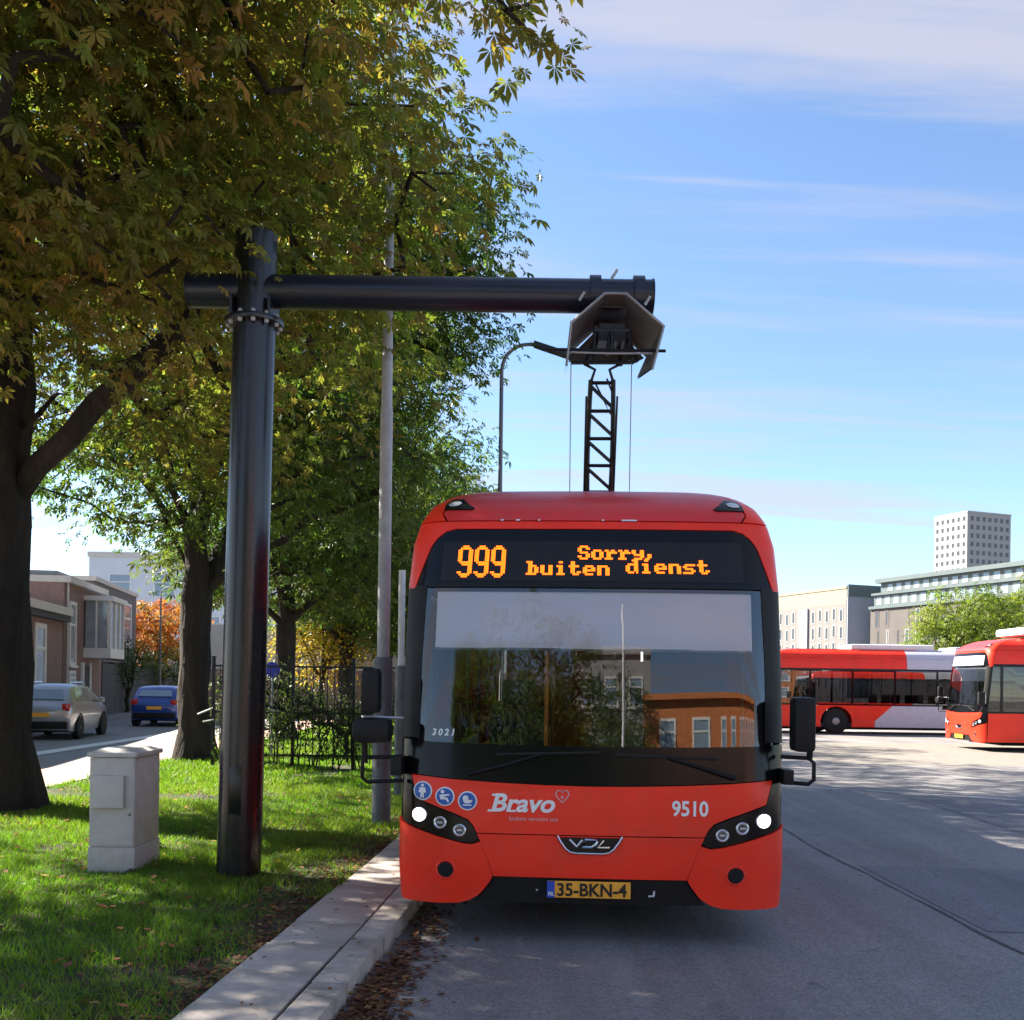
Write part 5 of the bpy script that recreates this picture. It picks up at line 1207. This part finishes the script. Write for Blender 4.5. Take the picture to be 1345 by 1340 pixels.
# A: the big chestnut at the left, a low bough forking to the right
A = tree_meshes('a', 11, 0.48, 6.2, limbs6(6, 13, 3, at=(0.95, 1.0), z0=7.0) + [(2.5, -0.4, 5.9, 0.56, 0.17), (1.15, -0.3, 5.3, 0.66, 0.07)],
                [(0, 0, 9.6, 6.0, 6.4, 3.8, 1.7), (2.6, -2.6, 6.6, 3.6, 3.2, 1.6, 2.6), (-1.0, -3.4, 6.2, 3.6, 2.6, 1.6, 1.5), (-3.6, 0.5, 6.8, 3.4, 5.0, 1.8, 1.2), (3.7, -1.0, 8.2, 2.1, 3.0, 1.8, 1.0), (2.2, 2.2, 6.0, 3.2, 3.0, 1.4, 1.0)],
                580, 58, 0.118, TMPL[7], [(0.135, 0.14, 0.032), (0.10, 0.14, 0.028), (0.16, 0.15, 0.035), (0.24, 0.13, 0.045), (0.12, 0.125, 0.03)], zmin=4.3, extra=[(4.25, -4.75, 5.2), (4.05, -4.9, 5.45), (3.7, -4.9, 5.5), (3.9, -5.0, 5.15), (3.1, -4.6, 5.25), (4.5, -4.4, 5.8), (2.4, -5.0, 5.4), (0.7, -4.6, 4.7), (0.2, -4.3, 4.6)])
plant_tree('chestnut_tree', 'big horse chestnut whose thick dark trunk stands at the left picture edge', 'tree', A, (-6.62, 12.9, 0.08), 0, GRP)
B = tree_meshes('b', 21, 0.30, 4.6, limbs6(5.5, 13, 8, n=7), [(-0.6, 0, 9.6, 4.8, 6.0, 3.8, 2.0), (1.0, -1.0, 5.8, 4.2, 4.4, 1.5, 2.4), (2.3, -0.5, 7.8, 2.4, 3.4, 2.0, 1.2), (4.0, -0.5, 9.1, 2.3, 3.0, 1.2, 1.0), (4.25, -0.6, 10.9, 1.9, 2.6, 1.7, 1.4)],
                600, 46, 0.15, TMPL[5], [GREEN, DARK, DARK, GREEN, (0.09, 0.10, 0.02)], zmin=3.7)
plant_tree('chestnut_tree', 'horse chestnut with a straight trunk standing just left of the dark mast', 'tree', B, (-6.40, 20.7, 0.08), 0, GRP)
Cm = tree_meshes('c', 31, 0.27, 4.4, limbs6(5.5, 13, 9, n=7), [(0, 0, 9.0, 5.4, 6.0, 4.4, 3), (0.2, 0, 5.4, 4.0, 4.6, 1.8, 2.6), (1.4, 0, 7.6, 2.2, 4.0, 3.0, 1.4)],
                470, 40, 0.17, TMPL[5], [DARK, GREEN, DARK, GREEN, OLIVE], zmin=3.0)
plant_tree('chestnut_tree', 'dark green chestnut whose trunk shows between mast and fence', 'tree', Cm, (-6.35, 28.5, 0.08), 0, GRP)
Dm = tree_meshes('d', 41, 0.27, 4.0, limbs6(5.5, 13, 10, n=6), [(0, 0, 8.2, 5.4, 5.8, 4.8, 4), (1.4, 0, 5.0, 3.6, 4.6, 2.2, 2.2)],
                380, 38, 0.24, TMPL[3], [DARK, GREEN, DARK, OLIVE], zmin=2.2)
plant_tree('chestnut_tree', 'farther dark chestnut whose crown meets the left edge of the bus roof', 'tree', Dm, (-5.9, 36.5, 0.08), 0, GRP)
plant_tree('chestnut_tree', 'farthest chestnut in the row, mostly hidden by nearer crowns', 'tree', Dm, (-5.6, 45.0, 0.08), 2.1, GRP)
plant_tree('chestnut_tree', 'distant chestnut at the very end of the row behind the bus', 'tree', Dm, (-4.8, 54.0, 0.08), 4.0, GRP)
# Z: the near tree, trunk out of the frame to the left; its bough hangs in at the top
Z = tree_meshes('z', 51, 0.42, 4.4, limbs6(6, 13, 5, n=6) + [(5.1, 1.9, 7.3, 1.0)],
                [(0, 0, 9.8, 5.4, 5.6, 3.8, 1.7), (4.2, 1.9, 7.4, 1.6, 2.0, 0.7, 1.4), (3.0, 2.6, 6.9, 2.2, 2.2, 1.0, 1.6), (1.5, 3.0, 6.0, 2.4, 2.0, 1.0, 0.9)],
                230, 42, 0.125, TMPL[7], [(0.17, 0.155, 0.035), (0.26, 0.14, 0.045), OLIVE, (0.10, 0.135, 0.028)], zmin=5.2,
                extra=[(5.2, 1.9, 6.75), (5.6, 1.9, 6.62), (5.95, 1.95, 6.5), (6.3, 1.9, 6.42), (6.55, 1.95, 6.34), (6.6, 1.9, 6.08), (6.4, 1.8, 6.2)])
plant_tree('chestnut_tree', 'near chestnut outside the frame whose leafy bough hangs in at the top', 'tree', Z, (-6.5, 5.1, 0.08), 0, GRP)
plant_tree('chestnut_tree', 'chestnut behind the viewer, mirrored dark in the windscreen', 'tree', Cm, (-4.6, -27.0, 0.0), 1.0, GRP)
plant_tree('chestnut_tree', 'second chestnut behind the viewer, mirrored in the windscreen', 'tree', B, (-9.0, -33.0, 0.0), 2.0, GRP)
plant_tree('chestnut_tree', 'low dark tree by the brick building, mirrored in the windscreen', 'tree', Dm, (1.2, -24, 0.0), 2.6, GRP, 0.62)
plant_tree('chestnut_tree', 'third chestnut behind the viewer, mirrored at the middle of the windscreen', 'tree', B, (0.2, -38.0, 0.0), 3.0, GRP)
plant_tree('chestnut_tree', 'small tree in front of the brick building, mirrored at the right of the windscreen', 'tree', Dm, (8.5, -24, 0.0), 0.6, GRP, 0.5)
plant_tree('chestnut_tree', 'small tree farthest right of the mirrored trees in the windscreen', 'tree', Dm, (14.5, -25, 0.0), 1.6, GRP, 0.52)
# right-hand trees behind the buses
YG = tree_meshes('y', 61, 0.2, 2.6, limbs6(3, 7.5, 12, n=5, z0=3.2), [(0, 0, 5.6, 3.3, 3.3, 3.2, 3), (-1.6, 0, 4.6, 2.6, 2.4, 2.0, 1.5)], 210, 46, 0.20, TMPL[3], [(0.15, 0.19, 0.025), (0.2, 0.2, 0.03), (0.11, 0.15, 0.025), (0.08, 0.12, 0.02)], zmin=1.6)
GR = 'yellow-green trees behind the parked buses'
plant_tree('yard_tree', 'yellow-green tree above the end of the broadside bus, left of its pair', 'tree', YG, (30.0, 68, 0), 0, GR, 1.0)
plant_tree('yard_tree', 'yellow-green tree above the bus at the right picture edge', 'tree', YG, (36.0, 66, 0), 2.3, GR, 1.18)
plant_tree('yard_tree', 'yellow-green tree filling the gap between its two neighbours', 'tree', YG, (34.2, 72, 0), 4.1, GR, 1.0)
# small autumn trees and shrubs at the left
OT = tree_meshes('o', 71, 0.16, 2.4, limbs6(2.6, 5.5, 13, n=5, z0=2.8), [(0, 0, 4.5, 3.2, 3.0, 1.9, 3)], 150, 44, 0.20, TMPL[3], [(0.42, 0.10, 0.025), (0.34, 0.07, 0.02), (0.40, 0.15, 0.04), (0.16, 0.14, 0.03)], zmin=2.4)
plant_tree('maple_tree', 'bright orange autumn tree above the garden wall', 'tree', OT, (-21.0, 60, 0), 0)
HB = tree_meshes('h', 81, 0.1, 1.2, limbs6(1.6, 3.2, 14, n=5, z0=1.4), [(0, 0, 2.4, 2.6, 1.8, 1.3, 3)], 90, 44, 0.16, BLADE, [(0.10, 0.13, 0.02), (0.14, 0.15, 0.03), (0.06, 0.09, 0.02)], zmin=0.8)
plant_tree('garden_shrub', 'light green shrub showing above the dark garden wall under the orange tree', 'shrub', HB, (-18.7, 58, 0), 0, 'shrubs by the street')
plant_tree('garden_shrub', 'rounded darker shrub beside the bay window above the garden wall', 'shrub', tree_meshes('hd', 82, 0.1, 1.2, limbs6(1.2, 3.2, 14, n=5, z0=1.4), [(0, 0, 2.6, 1.3, 1.3, 1.1, 3)], 60, 44, 0.13, BLADE, [DARK, GREEN], zmin=0.8), (-18.6, 49.5, 0), 1, 'shrubs by the street')
YT = tree_meshes('yt', 91, 0.12, 1.8, limbs6(1.8, 4.5, 15, n=5, z0=2.0), [(0, 0, 3.2, 1.7, 1.6, 1.9, 3)], 90, 46, 0.16, BLADE, [(0.36, 0.24, 0.04), (0.30, 0.17, 0.03), (0.22, 0.2, 0.04)], zmin=0.9)
plant_tree('birch_tree', 'small golden autumn tree behind the fence', 'tree', YT, (-6.9, 37.0, 0.08), 0)
# hedge behind the fence and the climbing shrubs on it
hd = tree_meshes('hedge', 95, 0.05, 0.5, [(x_, 0, 1.2, 1.0) for x_ in (-2, -1, 1, 2)], [(0, 0, 0.9, 3.4, 0.5, 1.1, 3), (-1.6, 0, 1.3, 1.4, 0.5, 0.8, 1)], 150, 46, 0.085, BLADE, [DARK, (0.03, 0.035, 0.02), (0.05, 0.045, 0.03)], zmin=0.35, spread=(0.35, 0.25))
t = plant_tree('hedge', 'dark thin hedge growing behind the bar fence', 'hedge', hd, (-3.6, 22.3, 0.08), 0)
rs = np.random.default_rng(7)
for k in range(9):
    xk = -5.35 + k * 0.42 + rs.uniform(-0.08, 0.08); hgt = rs.uniform(1.0, 1.9)
    t = thing('climbing_shrub', ['sparse climbing shrub at the left end of the bar fence', 'climbing shrub second from the left end of the bar fence', 'climbing shrub third from the left end of the bar fence', 'climbing shrub left of the middle fence post', 'climbing shrub right of the middle fence post',
               'bare-stemmed climbing shrub between the two right fence posts', 'climbing shrub just left of the right visible fence post', 'climbing shrub at the right visible fence post', 'climbing shrub nearest to the tall grey lamp post'][k], 'shrub', (xk, 19.16, 0.08), 0, 'climbing shrubs on the fence')
    m = MB()
    for q in range(3):
        pts = [(rs.normal(0, 0.02) + q * 0.05 - 0.05, rs.normal(0, 0.02), 0)]
        for i in range(1, 7): pts.append((pts[-1][0] + rs.normal(0, 0.05), rs.normal(0, 0.03), hgt * i / 6 * (0.8 + 0.1 * q)))
        m.tube(pts, [0.016 - 0.0018 * i for i in range(7)], 5)
    m.build('stem', 'bark', t, 60)
    nl = 260; zc = rs.beta(2.2, 1.6, nl) * hgt; P_ = np.c_[rs.normal(0, 0.13, nl), rs.normal(0, 0.06, nl), zc]
    D_ = rs.normal(0, 1, (nl, 3)); D_ /= np.linalg.norm(D_, axis=1)[:, None]
    cols = np.array([DARK, GREEN, (0.05, 0.05, 0.03)])[rs.integers(0, 3, nl)] * rs.uniform(0.6, 1.4, nl)[:, None]
    V, F, T_ = leaf_arrays(rs, P_, D_, rs.uniform(0.05, 0.10, nl), cols, BLADE); link('foliage', np_mesh('foliage', V, F, T_, 'leaf'), t)
